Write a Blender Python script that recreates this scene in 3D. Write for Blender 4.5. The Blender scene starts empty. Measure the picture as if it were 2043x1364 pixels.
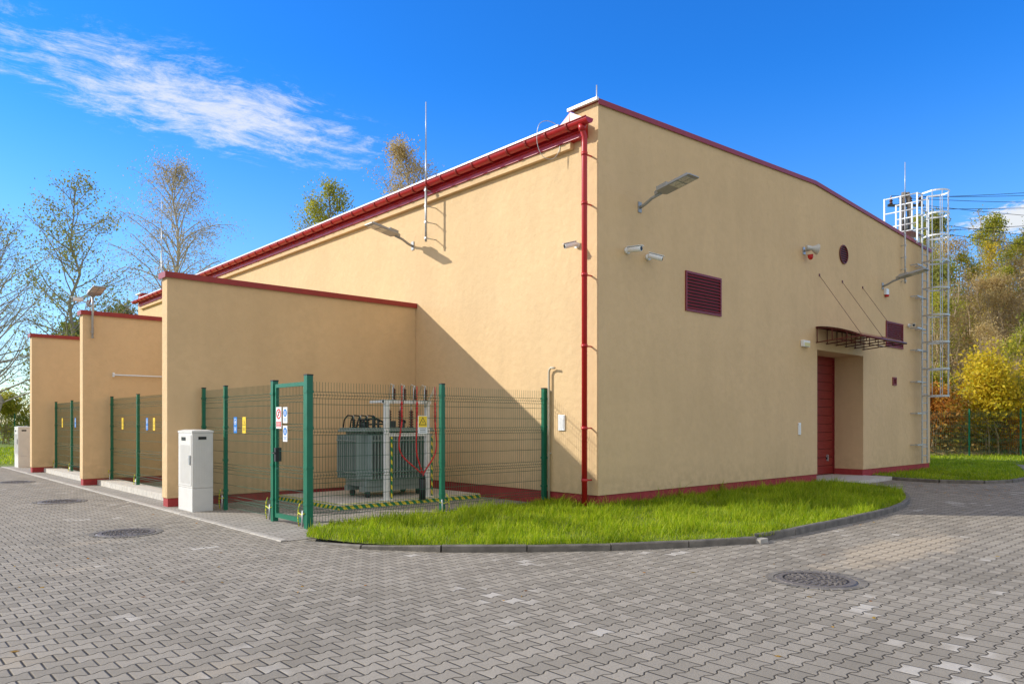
import bpy, math, random
import numpy as np
from mathutils import Vector, Matrix
R=random.Random(7)
NP=np.random.default_rng(5)
scene=bpy.context.scene
COL=scene.collection

# ------------------------------------------------------------------ materials
def nt(mat):
    mat.use_nodes=True
    t=mat.node_tree
    return t,t.nodes['Principled BSDF']
def mat(name,col,rough=.6,metal=0.,var=.08,scale=6.,bump=0.,bscale=40.,spec=.4,emit=None):
    m=bpy.data.materials.new(name); t,b=nt(m)
    b.inputs['Roughness'].default_value=rough
    b.inputs['Metallic'].default_value=metal
    b.inputs['Specular IOR Level'].default_value=spec
    tc=t.nodes.new('ShaderNodeNewGeometry')
    n=t.nodes.new('ShaderNodeTexNoise'); n.inputs['Scale'].default_value=scale; n.inputs['Detail'].default_value=5
    t.links.new(tc.outputs['Position'],n.inputs['Vector'])
    mr=t.nodes.new('ShaderNodeMapRange'); mr.inputs[1].default_value=.3; mr.inputs[2].default_value=.7
    t.links.new(n.outputs['Fac'],mr.inputs[0])
    mx=t.nodes.new('ShaderNodeMix'); mx.data_type='RGBA'
    mx.inputs[6].default_value=(*[c*(1-var) for c in col],1)
    mx.inputs[7].default_value=(*[min(1,c*(1+var)) for c in col],1)
    t.links.new(mr.outputs[0],mx.inputs[0]); t.links.new(mx.outputs[2],b.inputs['Base Color'])
    if bump:
        n2=t.nodes.new('ShaderNodeTexNoise'); n2.inputs['Scale'].default_value=bscale; n2.inputs['Detail'].default_value=6
        t.links.new(tc.outputs['Position'],n2.inputs['Vector'])
        bp=t.nodes.new('ShaderNodeBump'); bp.inputs['Strength'].default_value=bump; bp.inputs['Distance'].default_value=.01
        t.links.new(n2.outputs['Fac'],bp.inputs['Height']); t.links.new(bp.outputs[0],b.inputs['Normal'])
    return m

class NG:
    def __init__(s,t): s.t=t
    def m(s,op,a,b=None,c=None):
        n=s.t.nodes.new('ShaderNodeMath'); n.operation=op
        for i,x in enumerate((a,b,c)):
            if x is None: continue
            if isinstance(x,(int,float)): n.inputs[i].default_value=x
            else: s.t.links.new(x,n.inputs[i])
        return n.outputs[0]
    def mix(s,f,a,b,blend='MIX'):
        n=s.t.nodes.new('ShaderNodeMix'); n.data_type='RGBA'; n.blend_type=blend
        for i,x in ((0,f),(6,a),(7,b)):
            if isinstance(x,(int,float)): n.inputs[i].default_value=x
            elif isinstance(x,tuple): n.inputs[i].default_value=(*x,1)
            else: s.t.links.new(x,n.inputs[i])
        return n.outputs[2]
    def ss(s,x,lo,hi,a=0.,b=1.):
        n=s.t.nodes.new('ShaderNodeMapRange'); n.interpolation_type='SMOOTHSTEP'
        s.t.links.new(x,n.inputs[0])
        for i,q in enumerate((lo,hi,a,b)): n.inputs[i+1].default_value=q
        return n.outputs[0]
    def noise(s,vec,scale,detail=5,rough=.5):
        n=s.t.nodes.new('ShaderNodeTexNoise'); n.inputs['Scale'].default_value=scale
        n.inputs['Detail'].default_value=detail; n.inputs['Roughness'].default_value=rough
        s.t.links.new(vec,n.inputs['Vector']); return n.outputs['Fac']
    def comb(s,x,y,z=0.):
        n=s.t.nodes.new('ShaderNodeCombineXYZ')
        for i,q in enumerate((x,y,z)):
            if isinstance(q,(int,float)): n.inputs[i].default_value=q
            else: s.t.links.new(q,n.inputs[i])
        return n.outputs[0]
    def sep(s,v):
        n=s.t.nodes.new('ShaderNodeSeparateXYZ'); s.t.links.new(v,n.inputs[0]); return n.outputs

def stucco(name,col):
    m=bpy.data.materials.new(name); t,b=nt(m); g=NG(t)
    pos=t.nodes.new('ShaderNodeNewGeometry').outputs['Position']
    X,Y,Z=g.sep(pos)
    n1=g.ss(g.noise(pos,.7,4),.3,.7)
    n2=g.ss(g.noise(pos,5.,6,.6),.35,.65)
    st=g.ss(g.noise(g.comb(g.m('MULTIPLY',X,1.6),g.m('MULTIPLY',Y,1.6),g.m('MULTIPLY',Z,.35)),1.,5,.6),.35,.7)
    c=g.mix(n1,tuple(k*.94 for k in col),tuple(k*1.03 for k in col))
    c=g.mix(g.m('MULTIPLY',n2,.5),c,tuple(k*.90 for k in col))
    c=g.mix(g.m('MULTIPLY',st,.4),c,tuple(k*1.08 for k in col))
    sp=g.ss(g.noise(pos,13.,4,.6),.62,.72)
    c=g.mix(g.m('MULTIPLY',sp,.24),c,tuple(k*.75 for k in col))
    dirt=g.ss(Z,.15,.9,.3,0.)
    c=g.mix(g.m('MULTIPLY',dirt,n2),c,tuple(k*.6 for k in col))
    t.links.new(c,b.inputs['Base Color'])
    b.inputs['Roughness'].default_value=.9; b.inputs['Specular IOR Level'].default_value=.15
    h=g.m('ADD',g.noise(pos,90.,4,.7),g.m('MULTIPLY',g.noise(pos,7.,4),2.4))
    bp=t.nodes.new('ShaderNodeBump'); bp.inputs['Strength'].default_value=.55; bp.inputs['Distance'].default_value=.01
    t.links.new(h,bp.inputs['Height']); t.links.new(bp.outputs[0],b.inputs['Normal'])
    return m

def pavers(name):
    m=bpy.data.materials.new(name); t,b=nt(m); g=NG(t)
    pos=t.nodes.new('ShaderNodeNewGeometry').outputs['Position']
    PX,PY,PZ=g.sep(pos)
    W,L,A=.148,.184,.017
    x,y=PY,PX
    pp=g.m('PINGPONG',y,L/2)
    s=g.m('MULTIPLY',g.m('SUBTRACT',1.,g.m('MULTIPLY',pp,4/L)),2.2)
    s=g.m('MAXIMUM',g.m('MINIMUM',s,1.),-1.)
    k=g.m('SUBTRACT',1.,g.m('MULTIPLY',g.m('PINGPONG',x,W),2/W))
    xp=g.m('ADD',x,g.m('MULTIPLY',g.m('MULTIPLY',s,k),A))
    xw=g.m('DIVIDE',xp,W); col=g.m('FLOOR',xw); fx=g.m('SUBTRACT',xw,col)
    par=g.m('FLOORED_MODULO',col,2.)
    yw=g.m('ADD',g.m('DIVIDE',y,L),g.m('MULTIPLY',par,.5)); row=g.m('FLOOR',yw); fy=g.m('SUBTRACT',yw,row)
    dx=g.m('MULTIPLY',g.m('MINIMUM',fx,g.m('SUBTRACT',1.,fx)),W)
    dy=g.m('MULTIPLY',g.m('MINIMUM',fy,g.m('SUBTRACT',1.,fy)),L)
    d=g.m('MINIMUM',dx,dy)
    wn=t.nodes.new('ShaderNodeTexWhiteNoise'); wn.noise_dimensions='2D'
    t.links.new(g.comb(col,row),wn.inputs['Vector'])
    rnd=wn.outputs['Value']
    base=g.mix(rnd,(.235,.208,.168),(.365,.325,.267))
    big=g.ss(g.noise(pos,.35,5,.6),.35,.68)
    base=g.mix(g.m('MULTIPLY',big,.4),base,(.41,.362,.295))
    fine=g.noise(pos,60.,5,.75)
    base=g.mix(g.m('MULTIPLY',g.ss(fine,.35,.7),.35),base,(.17,.148,.12))
    clus=g.ss(g.noise(pos,.9,3),.57,.66)
    lt=g.m('MULTIPLY',g.m('GREATER_THAN',rnd,.82),clus)
    base=g.mix(g.m('MULTIPLY',lt,.6),base,(.55,.51,.45))
    stain=g.ss(g.noise(pos,1.3,6,.7),.56,.72)
    base=g.mix(g.m('MULTIPLY',stain,.5),base,(.17,.148,.12))
    sand=g.ss(g.noise(g.comb(g.m('MULTIPLY',PX,.35),PY),.8,5,.65),.60,.72)
    base=g.mix(g.m('MULTIPLY',sand,.5),base,(.48,.39,.28))
    # tan sand spill on the right of the yard
    sx=g.m('DIVIDE',g.m('SUBTRACT',PX,-.4),2.2); sy=g.m('DIVIDE',g.m('SUBTRACT',PY,-5.35),.55)
    rr_=g.m('SQRT',g.m('ADD',g.m('MULTIPLY',sx,sx),g.m('MULTIPLY',sy,sy)))
    spill=g.ss(g.m('ADD',rr_,g.m('MULTIPLY',g.m('SUBTRACT',g.noise(pos,2.5,6,.7),.5),2.2)),.35,1.1,.6,0.)
    base=g.mix(spill,base,(.52,.42,.30))
    jm=g.ss(d,.002,.0072)
    jc=g.mix(g.ss(g.noise(pos,3.,3),.4,.6),(.06,.05,.04),(.15,.127,.1))
    c=g.mix(jm,jc,base)
    t.links.new(c,b.inputs['Base Color']); b.inputs['Roughness'].default_value=.9
    b.inputs['Specular IOR Level'].default_value=.15
    h=g.m('ADD',g.ss(d,.001,.012),g.m('MULTIPLY',fine,.25))
    h=g.m('ADD',h,g.m('MULTIPLY',rnd,.35))
    bp=t.nodes.new('ShaderNodeBump'); bp.inputs['Strength'].default_value=.9; bp.inputs['Distance'].default_value=.013
    t.links.new(h,bp.inputs['Height']); t.links.new(bp.outputs[0],b.inputs['Normal'])
    return m
def bricks(name,c1,c2,w=.2,h=.1):
    m=bpy.data.materials.new(name); t,b=nt(m); g=NG(t)
    pos=t.nodes.new('ShaderNodeNewGeometry').outputs['Position']
    br=t.nodes.new('ShaderNodeTexBrick'); br.inputs['Scale'].default_value=1.
    br.inputs['Brick Width'].default_value=w; br.inputs['Row Height'].default_value=h
    br.inputs['Mortar Size'].default_value=.009; br.inputs['Mortar Smooth'].default_value=.2
    br.inputs['Color1'].default_value=(*c1,1); br.inputs['Color2'].default_value=(*c2,1); br.inputs['Mortar'].default_value=(.09,.08,.065,1)
    t.links.new(pos,br.inputs['Vector'])
    c=g.mix(g.m('MULTIPLY',g.noise(pos,25.,5,.7),.4),br.outputs['Color'],(.2,.18,.16))
    c=g.mix(g.ss(g.noise(pos,1.1,5,.6),.5,.7,0.,.35),c,(.20,.175,.14))
    t.links.new(c,b.inputs['Base Color']); b.inputs['Roughness'].default_value=.9
    return m
def stripes(name,c1,c2,period):
    m=bpy.data.materials.new(name); t,b=nt(m); g=NG(t)
    pos=t.nodes.new('ShaderNodeNewGeometry').outputs['Position']
    X,Y,Z=g.sep(pos)
    f=g.m('GREATER_THAN',g.m('FRACT',g.m('DIVIDE',g.m('ADD',g.m('ADD',X,Y),Z),period)),.5)
    t.links.new(g.mix(f,c1,c2),b.inputs['Base Color']); b.inputs['Roughness'].default_value=.6
    return m
def leafmat(name,cols,trans=.5,rough=.6,dark=.2):
    m=bpy.data.materials.new(name); t,b=nt(m); g=NG(t)
    geo=t.nodes.new('ShaderNodeNewGeometry')
    cr=t.nodes.new('ShaderNodeValToRGB')
    els=cr.color_ramp.elements
    while len(els)<len(cols): els.new(.5)
    for i,c in enumerate(cols):
        els[i].position=i/(len(cols)-1); els[i].color=(*c,1)
    t.links.new(geo.outputs['Random Per Island'],cr.inputs[0])
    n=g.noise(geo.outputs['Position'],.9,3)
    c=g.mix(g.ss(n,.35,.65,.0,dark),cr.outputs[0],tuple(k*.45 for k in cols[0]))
    t.links.new(c,b.inputs['Base Color']); b.inputs['Roughness'].default_value=rough
    b.inputs['Specular IOR Level'].default_value=.25
    tr=t.nodes.new('ShaderNodeBsdfTranslucent'); t.links.new(c,tr.inputs[0])
    ms=t.nodes.new('ShaderNodeMixShader'); ms.inputs[0].default_value=trans
    t.links.new(b.outputs[0],ms.inputs[1]); t.links.new(tr.outputs[0],ms.inputs[2])
    t.links.new(ms.outputs[0],t.nodes['Material Output'].inputs[0])
    return m

WALLC=(.715,.510,.288)
M_wall=stucco('sand_stucco',WALLC)
M_plinth=mat('red_plinth',(.36,.042,.042),.8,var=.15,bump=.3,bscale=120)
M_red=mat('red_sheet_metal',(.46,.014,.018),.33,var=.06,spec=.5)
M_cope=mat('coping_metal',(.31,.030,.025),.45,var=.1)
M_dred=mat('dark_red_louver',(.21,.017,.018),.45,var=.1)
M_door=mat('red_door_panel',(.23,.022,.018),.5,var=.08)
M_white=mat('white_flashing',(.80,.80,.79),.4,var=.04)
M_roof=mat('grey_roof_sheet',(.4,.4,.4),.4,var=.08)
M_green=mat('green_powder_coat',(.006,.14,.075),.35,var=.1)
M_greenw=mat('green_wire',(.010,.09,.05),.4,var=.1)
M_galv=mat('galvanised_steel',(.50,.51,.52),.42,.45,var=.18,scale=20)
M_alu=mat('white_painted_steel',(.74,.75,.75),.4,.2,var=.06)
M_lampg=mat('lamp_grey_housing',(.36,.36,.35),.45,.2,var=.08)
M_horn=mat('horn_pale_grey',(.56,.56,.54),.45,.1,var=.08)
M_lens=mat('lamp_lens',(.62,.60,.52),.15,var=.2,scale=40)
M_camw=mat('camera_white_plastic',(.84,.86,.88),.35,var=.03)
M_black=mat('black_rubber',(.02,.02,.022),.5,var=.2)
M_cab=mat('cabinet_grey_plastic',(.66,.64,.60),.55,var=.04,bump=.15,bscale=200)
M_conc=mat('light_concrete',(.54,.50,.44),.9,var=.15,scale=9,bump=.4,bscale=60)
M_kerb=mat('dark_kerb_concrete',(.17,.152,.13),.85,var=.3,scale=7,bump=.5,bscale=70)
M_kerbl=mat('pale_kerb_concrete',(.41,.375,.325),.9,var=.2,scale=8,bump=.4,bscale=60)
M_iron=mat('cast_iron',(.17,.15,.135),.6,.3,var=.3,scale=30,bump=.4,bscale=90)
M_trafo=mat('grey_transformer_paint',(.27,.32,.305),.4,var=.07)
M_trafod=mat('dark_steel',(.06,.065,.07),.5,.3,var=.2)
M_wpost=mat('white_frame_paint',(.76,.76,.73),.5,var=.08,scale=12)
M_ins=mat('brown_insulator',(.11,.035,.028),.25,var=.1)
M_cable=mat('red_cable',(.62,.015,.025),.4,var=.05)
M_braid=mat('beige_braid',(.55,.5,.4),.6,var=.1)
M_tape=stripes('green_yellow_tape',(.80,.66,.03),(.02,.22,.06),.16)
M_tapes=stripes('green_yellow_strap',(.8,.68,.03),(.25,.40,.05),.05)
M_sy=mat('sign_yellow',(.85,.58,.02),.4,var=.02)
M_sb=mat('sign_blue',(.01,.19,.58),.4,var=.02)
M_sw=mat('sign_white',(.8,.8,.8),.4,var=.02)
M_sr=mat('sign_red',(.6,.02,.02),.4,var=.02)
M_sk=mat('sign_black',(.02,.02,.02),.4,var=.02)
M_brown=mat('canopy_brown_metal',(.14,.026,.022),.4,var=.1)
M_poly=mat('smoked_polycarbonate',(.26,.09,.07),.2,var=.1)
M_bark=mat('grey_bark',(.31,.285,.25),.95,var=.3,scale=8,bump=.5,bscale=20)
M_birch=mat('birch_bark',(.48,.43,.36),.9,var=.35,scale=5)
M_brush=mat('brown_twigs',(.38,.29,.185),.95,var=.25,scale=4)
M_pole=mat('weathered_pole',(.20,.17,.145),.9,var=.2)
M_pave=pavers('interlocking_concrete_pavers')
M_walk=bricks('small_grey_pavers',(.31,.28,.235),(.42,.38,.325))
M_soil=mat('lawn_soil',(.15,.19,.02),.95,var=.45,scale=14,bump=.8,bscale=40)

def grassground(name):
    m=bpy.data.materials.new(name); t,b=nt(m); g=NG(t)
    pos=t.nodes.new('ShaderNodeNewGeometry').outputs['Position']
    c=g.mix(g.ss(g.noise(pos,.25,5,.6),.35,.65),(.20,.28,.022),(.29,.34,.035))
    c=g.mix(g.ss(g.noise(pos,9.,6,.8),.42,.62),c,(.10,.16,.012))
    t.links.new(c,b.inputs['Base Color']); b.inputs['Roughness'].default_value=.95
    bp=t.nodes.new('ShaderNodeBump'); bp.inputs['Strength'].default_value=1.; bp.inputs['Distance'].default_value=.08
    t.links.new(g.noise(pos,22.,6,.8),bp.inputs['Height']); t.links.new(bp.outputs[0],b.inputs['Normal'])
    return m
M_ground=grassground('meadow_grass')
M_hill=mat('autumn_hillside_soil',(.30,.235,.11),.95,var=.45,scale=1.2,bump=1.,bscale=6)
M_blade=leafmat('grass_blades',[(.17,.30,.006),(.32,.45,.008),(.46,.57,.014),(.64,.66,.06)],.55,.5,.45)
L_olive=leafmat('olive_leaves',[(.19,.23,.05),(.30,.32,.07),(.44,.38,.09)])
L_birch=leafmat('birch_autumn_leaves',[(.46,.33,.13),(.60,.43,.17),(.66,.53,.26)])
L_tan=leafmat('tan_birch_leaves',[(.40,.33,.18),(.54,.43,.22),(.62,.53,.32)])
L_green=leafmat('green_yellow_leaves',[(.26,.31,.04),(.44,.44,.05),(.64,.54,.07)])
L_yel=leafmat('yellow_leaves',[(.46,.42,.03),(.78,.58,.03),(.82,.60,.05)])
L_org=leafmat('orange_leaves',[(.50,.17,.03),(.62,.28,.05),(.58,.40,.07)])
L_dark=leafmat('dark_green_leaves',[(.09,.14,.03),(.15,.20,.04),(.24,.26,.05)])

# ------------------------------------------------------------------ mesh builder
class MB:
    def __init__(s): s.v=[];s.f=[];s.m=[];s.sm=[];s.mats=[]
    def mi(s,m):
        if m not in s.mats: s.mats.append(m)
        return s.mats.index(m)
    def face(s,pts,m,smooth=False):
        b=len(s.v); s.v+= [tuple(p) for p in pts]; s.f.append(tuple(range(b,b+len(pts)))); s.m.append(s.mi(m)); s.sm.append(smooth); return s
    def box(s,x0,x1,y0,y1,z0,z1,m):
        b=len(s.v)
        s.v+=[(x0,y0,z0),(x1,y0,z0),(x1,y1,z0),(x0,y1,z0),(x0,y0,z1),(x1,y0,z1),(x1,y1,z1),(x0,y1,z1)]
        for q in ((0,3,2,1),(4,5,6,7),(0,1,5,4),(1,2,6,5),(2,3,7,6),(3,0,4,7)):
            s.f.append(tuple(b+i for i in q)); s.m.append(s.mi(m)); s.sm.append(False)
        return s
    def obox(s,c,ax,ay,az,m):
        c=Vector(c);ax=Vector(ax)/2;ay=Vector(ay)/2;az=Vector(az)/2;b=len(s.v)
        for sx,sy,sz in ((-1,-1,-1),(1,-1,-1),(1,1,-1),(-1,1,-1),(-1,-1,1),(1,-1,1),(1,1,1),(-1,1,1)):
            s.v.append(tuple(c+ax*sx+ay*sy+az*sz))
        for q in ((0,3,2,1),(4,5,6,7),(0,1,5,4),(1,2,6,5),(2,3,7,6),(3,0,4,7)):
            s.f.append(tuple(b+i for i in q)); s.m.append(s.mi(m)); s.sm.append(False)
        return s
    def tube(s,pts,r,m,n=8,caps=True,smooth=True,phase=0.):
        P=[Vector(p) for p in pts]; k=len(P)
        rs=r if isinstance(r,(list,tuple)) else [r]*k
        b=len(s.v); prev=None
        for i,p in enumerate(P):
            d=(P[min(i+1,k-1)]-P[max(i-1,0)])
            if d.length<1e-9: d=Vector((0,0,1))
            d.normalize()
            if prev is None:
                a=Vector((0,0,1)) if abs(d.z)<.9 else Vector((1,0,0))
                e1=d.cross(a).normalized()
            else:
                e1=(prev-d*prev.dot(d))
                e1=e1.normalized() if e1.length>1e-6 else d.orthogonal().normalized()
            prev=e1; e2=d.cross(e1)
            for j in range(n):
                an=2*math.pi*j/n+phase
                s.v.append(tuple(p+(e1*math.cos(an)+e2*math.sin(an))*rs[i]))
        mi=s.mi(m)
        for i in range(k-1):
            for j in range(n):
                j2=(j+1)%n
                s.f.append((b+i*n+j,b+i*n+j2,b+(i+1)*n+j2,b+(i+1)*n+j)); s.m.append(mi); s.sm.append(smooth)
        if caps:
            s.f.append(tuple(b+j for j in range(n))[::-1]); s.m.append(mi); s.sm.append(False)
            s.f.append(tuple(b+(k-1)*n+j for j in range(n))); s.m.append(mi); s.sm.append(False)
        return s
WP={}
def build(mb,name,parent=None,loc=(0,0,0),bevel=0,label=None):
    me=bpy.data.meshes.new(name)
    o0=WP[parent.name] if parent is not None else loc
    vs=[(v[0]-o0[0],v[1]-o0[1],v[2]-o0[2]) for v in mb.v]
    me.from_pydata(vs,[],mb.f)
    for m in mb.mats: me.materials.append(m)
    me.polygons.foreach_set('material_index',mb.m); me.polygons.foreach_set('use_smooth',mb.sm)
    me.update()
    ob=bpy.data.objects.new(name,me); COL.objects.link(ob)
    if parent is not None: ob.parent=parent; WP[ob.name]=o0
    else: ob.location=loc; WP[ob.name]=loc
    if bevel:
        md=ob.modifiers.new('bevel','BEVEL'); md.width=bevel; md.segments=2; md.limit_method='ANGLE'
    if label: ob['label']=label
    return ob
def thing(name,loc,label,cat,group=None):
    e=bpy.data.objects.new(name,None); COL.objects.link(e); e.location=loc; e.empty_display_size=.2
    WP[e.name]=tuple(loc); e['label']=label; e['category']=cat
    if group: e['group']=group
    return e
def clone(o,loc=None,rot=0.,scale=1.,parent=None,label=None):
    c=o.copy(); COL.objects.link(c)
    if parent is not None: c.parent=parent
    else:
        c.location=loc; c.rotation_euler=(0,0,rot); c.scale=(scale,)*3 if isinstance(scale,(int,float)) else scale
        if label: c['label']=label
    for ch in list(o.children):
        clone(ch,parent=c)
    return c
def site(X,Y):
    a,b=X-1.574,Y-13.6
    return (.7409*a+.6717*b, -.6719*a+.7407*b)

# ------------------------------------------------------------------ ground
g=MB(); g.face([(-900,-900,0),(900,-900,0),(900,900,0),(-900,900,0)],M_ground)
o=build(g,'ground'); o['kind']='structure'
g=MB(); g.face([(-60,-60,.004),(23,-60,.004),(23,23.5,.004),(-60,23.5,.004)],M_pave)
o=build(g,'pavement'); o['kind']='structure'
g=MB(); g.face([(-5.78,.45,.009),(0,.45,.009),(0,23.5,.009),(-5.78,23.5,.009)],M_walk)
o=build(g,'walkway'); o['kind']='structure'

def smoothpoly(pts,n=8):
    P=[np.array(p,float) for p in pts]; P=[2*P[0]-P[1]]+P+[2*P[-1]-P[-2]]; out=[]
    for i in range(1,len(P)-2):
        for k in range(n):
            t=k/n; p0,p1,p2,p3=P[i-1:i+3]
            out.append(.5*((2*p1)+(-p0+p2)*t+(2*p0-5*p1+4*p2-p3)*t*t+(-p0+3*p1-3*p2+p3)*t**3))
    out.append(P[-2]); return out
def resample(pts,step):
    P=np.array(pts); d=np.r_[0,np.cumsum(np.linalg.norm(np.diff(P,axis=0),axis=1))]
    n=max(2,int(round(d[-1]/step))); q=np.linspace(0,d[-1],n+1)
    return np.c_[np.interp(q,d,P[:,0]),np.interp(q,d,P[:,1])]
def kerb(name,line,side,w,z1,m,seg=1.,ramp=0):
    P=resample(line,seg); mb=MB()
    for i in range(len(P)-1):
        a,b=P[i],P[i+1]; d=(b-a)/np.linalg.norm(b-a); a=a+d*.004; b=b-d*.004
        nrm=np.array([-d[1],d[0]])*side*w; dz=R.uniform(-.005,.005); ch=.015
        c0=a;c1=b;c2=b+nrm;c3=a+nrm
        n1=nrm/w*ch
        za=z1*(min(1,(i+.35)/ramp) if ramp else 1); zb=z1*(min(1,(i+1.35)/ramp) if ramp else 1)
        vs=[(c0[0],c0[1],-.05),(c1[0],c1[1],-.05),(c2[0],c2[1],-.05),(c3[0],c3[1],-.05)]
        ve=[(c0[0],c0[1],za+dz),(c1[0],c1[1],zb+dz),(c2[0],c2[1],zb+dz-ch),(c3[0],c3[1],za+dz-ch)]
        q0=c3-n1;q1=c2-n1
        top=[(c0[0],c0[1],za+dz),(c1[0],c1[1],zb+dz),(q1[0],q1[1],zb+dz),(q0[0],q0[1],za+dz)]
        mb.face(top,m); mb.face([top[3],top[2],ve[2],ve[3]],m)
        mb.face([vs[2],vs[3],ve[3],ve[2]],m); mb.face([vs[0],vs[1],ve[1],ve[0]],m)
        mb.face([vs[1],vs[2],ve[2],top[2],ve[1]],m); mb.face([vs[0],vs[3],ve[3],top[3],ve[0]],m)
    o=build(mb,name); o['kind']='structure'; return o
edge1=smoothpoly([(-5.62,.28),(-5.52,-.2),(-5.28,-.85),(-4.80,-1.52),(-4.1,-2.15),(-3.15,-2.87),(-2.1,-3.45),(-1.22,-3.82),(0.2,-3.80),(1.9,-3.78),(3.5,-3.70),(4.8,-3.48),(5.9,-3.15),(6.95,-2.7),(7.9,-2.05),(8.5,-1.1),(8.62,-.1)])
lawn1=[tuple(p) for p in edge1]+[(8.6,0.02),(0.02,0.02),(.02,1.32),(-4.7,1.26),(-5.3,.8)]
LZ=.09
edge2=smoothpoly([(12.0,-.05),(11.55,-.9),(11.4,-2.0),(12.0,-2.9),(13.1,-3.25),(14.4,-3.2),(15.8,-2.9),(19,-2.0),(22.9,-.8)])
lawn2=[tuple(p) for p in edge2]+[(22.9,5.),(16.68,5.),(16.64,.02),(12.,.02)]
def lawnbed(name,poly):
    mb=MB(); mb.face([(p[0],p[1],LZ-.02) for p in poly][::1],M_soil)
    o=build(mb,name); o['kind']='structure'; return o
lawnbed('lawn_ground',lawn1); lawnbed('lawn_ground',lawn2)
cut=7*8
kerb('kerb',edge1[:cut+1],-1,.065,LZ,M_kerb,1.,2.2)
e2=[np.array(p) for p in edge1[cut:]]; d_=(e2[1]-e2[0])/np.linalg.norm(e2[1]-e2[0]); e2[0]=e2[0]+d_*.06+np.array([0,.10]); e2[1]=e2[1]+np.array([0,.08]); e2[2]=e2[2]+np.array([0,.05]); e2[3]=e2[3]+np.array([0,.03])
kerb('kerb',e2,-1,.07,LZ+.015,M_kerb,1.)
mb=MB(); q=edge1[cut]; mb.box(q[0]-.05,q[0]+.14,q[1]-.12,q[1]+.08,0,.06,M_kerbl); o=build(mb,'kerb_mortar'); o['kind']='structure'
kerb('kerb',edge2,-1,.07,LZ,M_kerb)
kerb('flush_kerb',[(-5.80,.47),(-5.80,23.4)],1,.09,.02,M_kerbl)
def inpoly(x,y,poly):
    P=np.array(poly); n=len(P); ins=np.zeros(len(x),bool); j=n-1
    for i in range(n):
        xi,yi=P[i];xj,yj=P[j]
        if yi!=yj:
            c=((yi>y)!=(yj>y))&(x<(xj-xi)*(y-yi)/(yj-yi)+xi); ins^=c
        j=i
    return ins
def np_mesh(name,V,F_list,mats,smooth=False):
    me=bpy.data.meshes.new(name); me.from_pydata(V.tolist(),[],F_list)
    for m in mats: me.materials.append(m)
    return me
def grass(name,poly,dens,hmin,hmax,w,z,label,keep=None,tuft=0):
    P=np.array(poly); lo=P.min(0);hi=P.max(0); area=(hi-lo).prod(); n=int(area*dens)
    x=NP.uniform(lo[0],hi[0],n); y=NP.uniform(lo[1],hi[1],n)
    tf=np.ones(n)
    if tuft:
        nt_=int(area*tuft); tx=NP.uniform(lo[0],hi[0],nt_); ty=NP.uniform(lo[1],hi[1],nt_); per=26
        x=np.r_[x,(tx[:,None]+NP.normal(0,.035,(nt_,per))).ravel()]; y=np.r_[y,(ty[:,None]+NP.normal(0,.035,(nt_,per))).ravel()]
        tf=np.r_[tf,np.full(nt_*per,1.)*np.repeat(NP.uniform(1.4,2.1,nt_),per)]
    k=inpoly(x,y,poly)
    if keep is not None: k&=keep(x,y)
    cl=.5+.2*np.sin(x*3.1+np.sin(y*2.3)*2)+.2*np.sin(y*4.3+np.sin(x*3.7)*1.7)+.15*np.sin(x*9.1+y*7.)*np.sin(y*11.-x*3)
    k&=(NP.random(len(x))<.45+.9*cl)
    x=x[k];y=y[k];cl=cl[k];tf=tf[k];n=len(x)
    h=(hmin+(hmax-hmin)*NP.random(n)**2)*(.5+.9*cl)*tf
    an=NP.uniform(0,2*math.pi,n); lean=NP.normal(0,.6,n)*h; la=NP.uniform(0,2*math.pi,n)
    wx=np.cos(an)*w*.5; wy=np.sin(an)*w*.5; lx=np.cos(la)*lean+.1*h; ly=np.sin(la)*lean-.05*h
    V=np.zeros((n,5,3)); zz=np.full(n,z-.01)
    V[:,0]=np.c_[x-wx,y-wy,zz]; V[:,1]=np.c_[x+wx,y+wy,zz]
    V[:,2]=np.c_[x+wx*.8+lx*.35,y+wy*.8+ly*.35,zz+h*.6]; V[:,3]=np.c_[x-wx*.8+lx*.35,y-wy*.8+ly*.35,zz+h*.6]
    V[:,4]=np.c_[x+lx,y+ly,zz+h*.97]
    b=np.arange(n)*5
    F=np.c_[b,b+1,b+2,b+3].tolist()+np.c_[b+3,b+2,b+4].tolist()
    me=np_mesh(name,V.reshape(-1,3),F,[M_blade])
    o=bpy.data.objects.new(name,me); COL.objects.link(o); o['kind']='stuff'; o['label']=label; o['category']='grass'
    return o
grass('grass',lawn1,1700,.04,.155,.008,LZ-.02,'lush bright green grass inside the dark kerb',tuft=10)
grass('grass',lawn2,500,.05,.14,.014,LZ-.02,'bright green lawn beside the building end wall')
grass('grass',[site(-34,28.5),site(-16,28.5),site(-22,48),site(-40,48)],60,.06,.16,.03,0,'mown green lawn behind the paved yard',keep=lambda x,y:(y>23.6))
grass('grass',[site(17,26),site(32,26),site(36,37),site(17,37)],90,.06,.16,.025,0,'grass verge in front of the boundary fence',keep=lambda x,y:(x>23.1))

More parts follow.
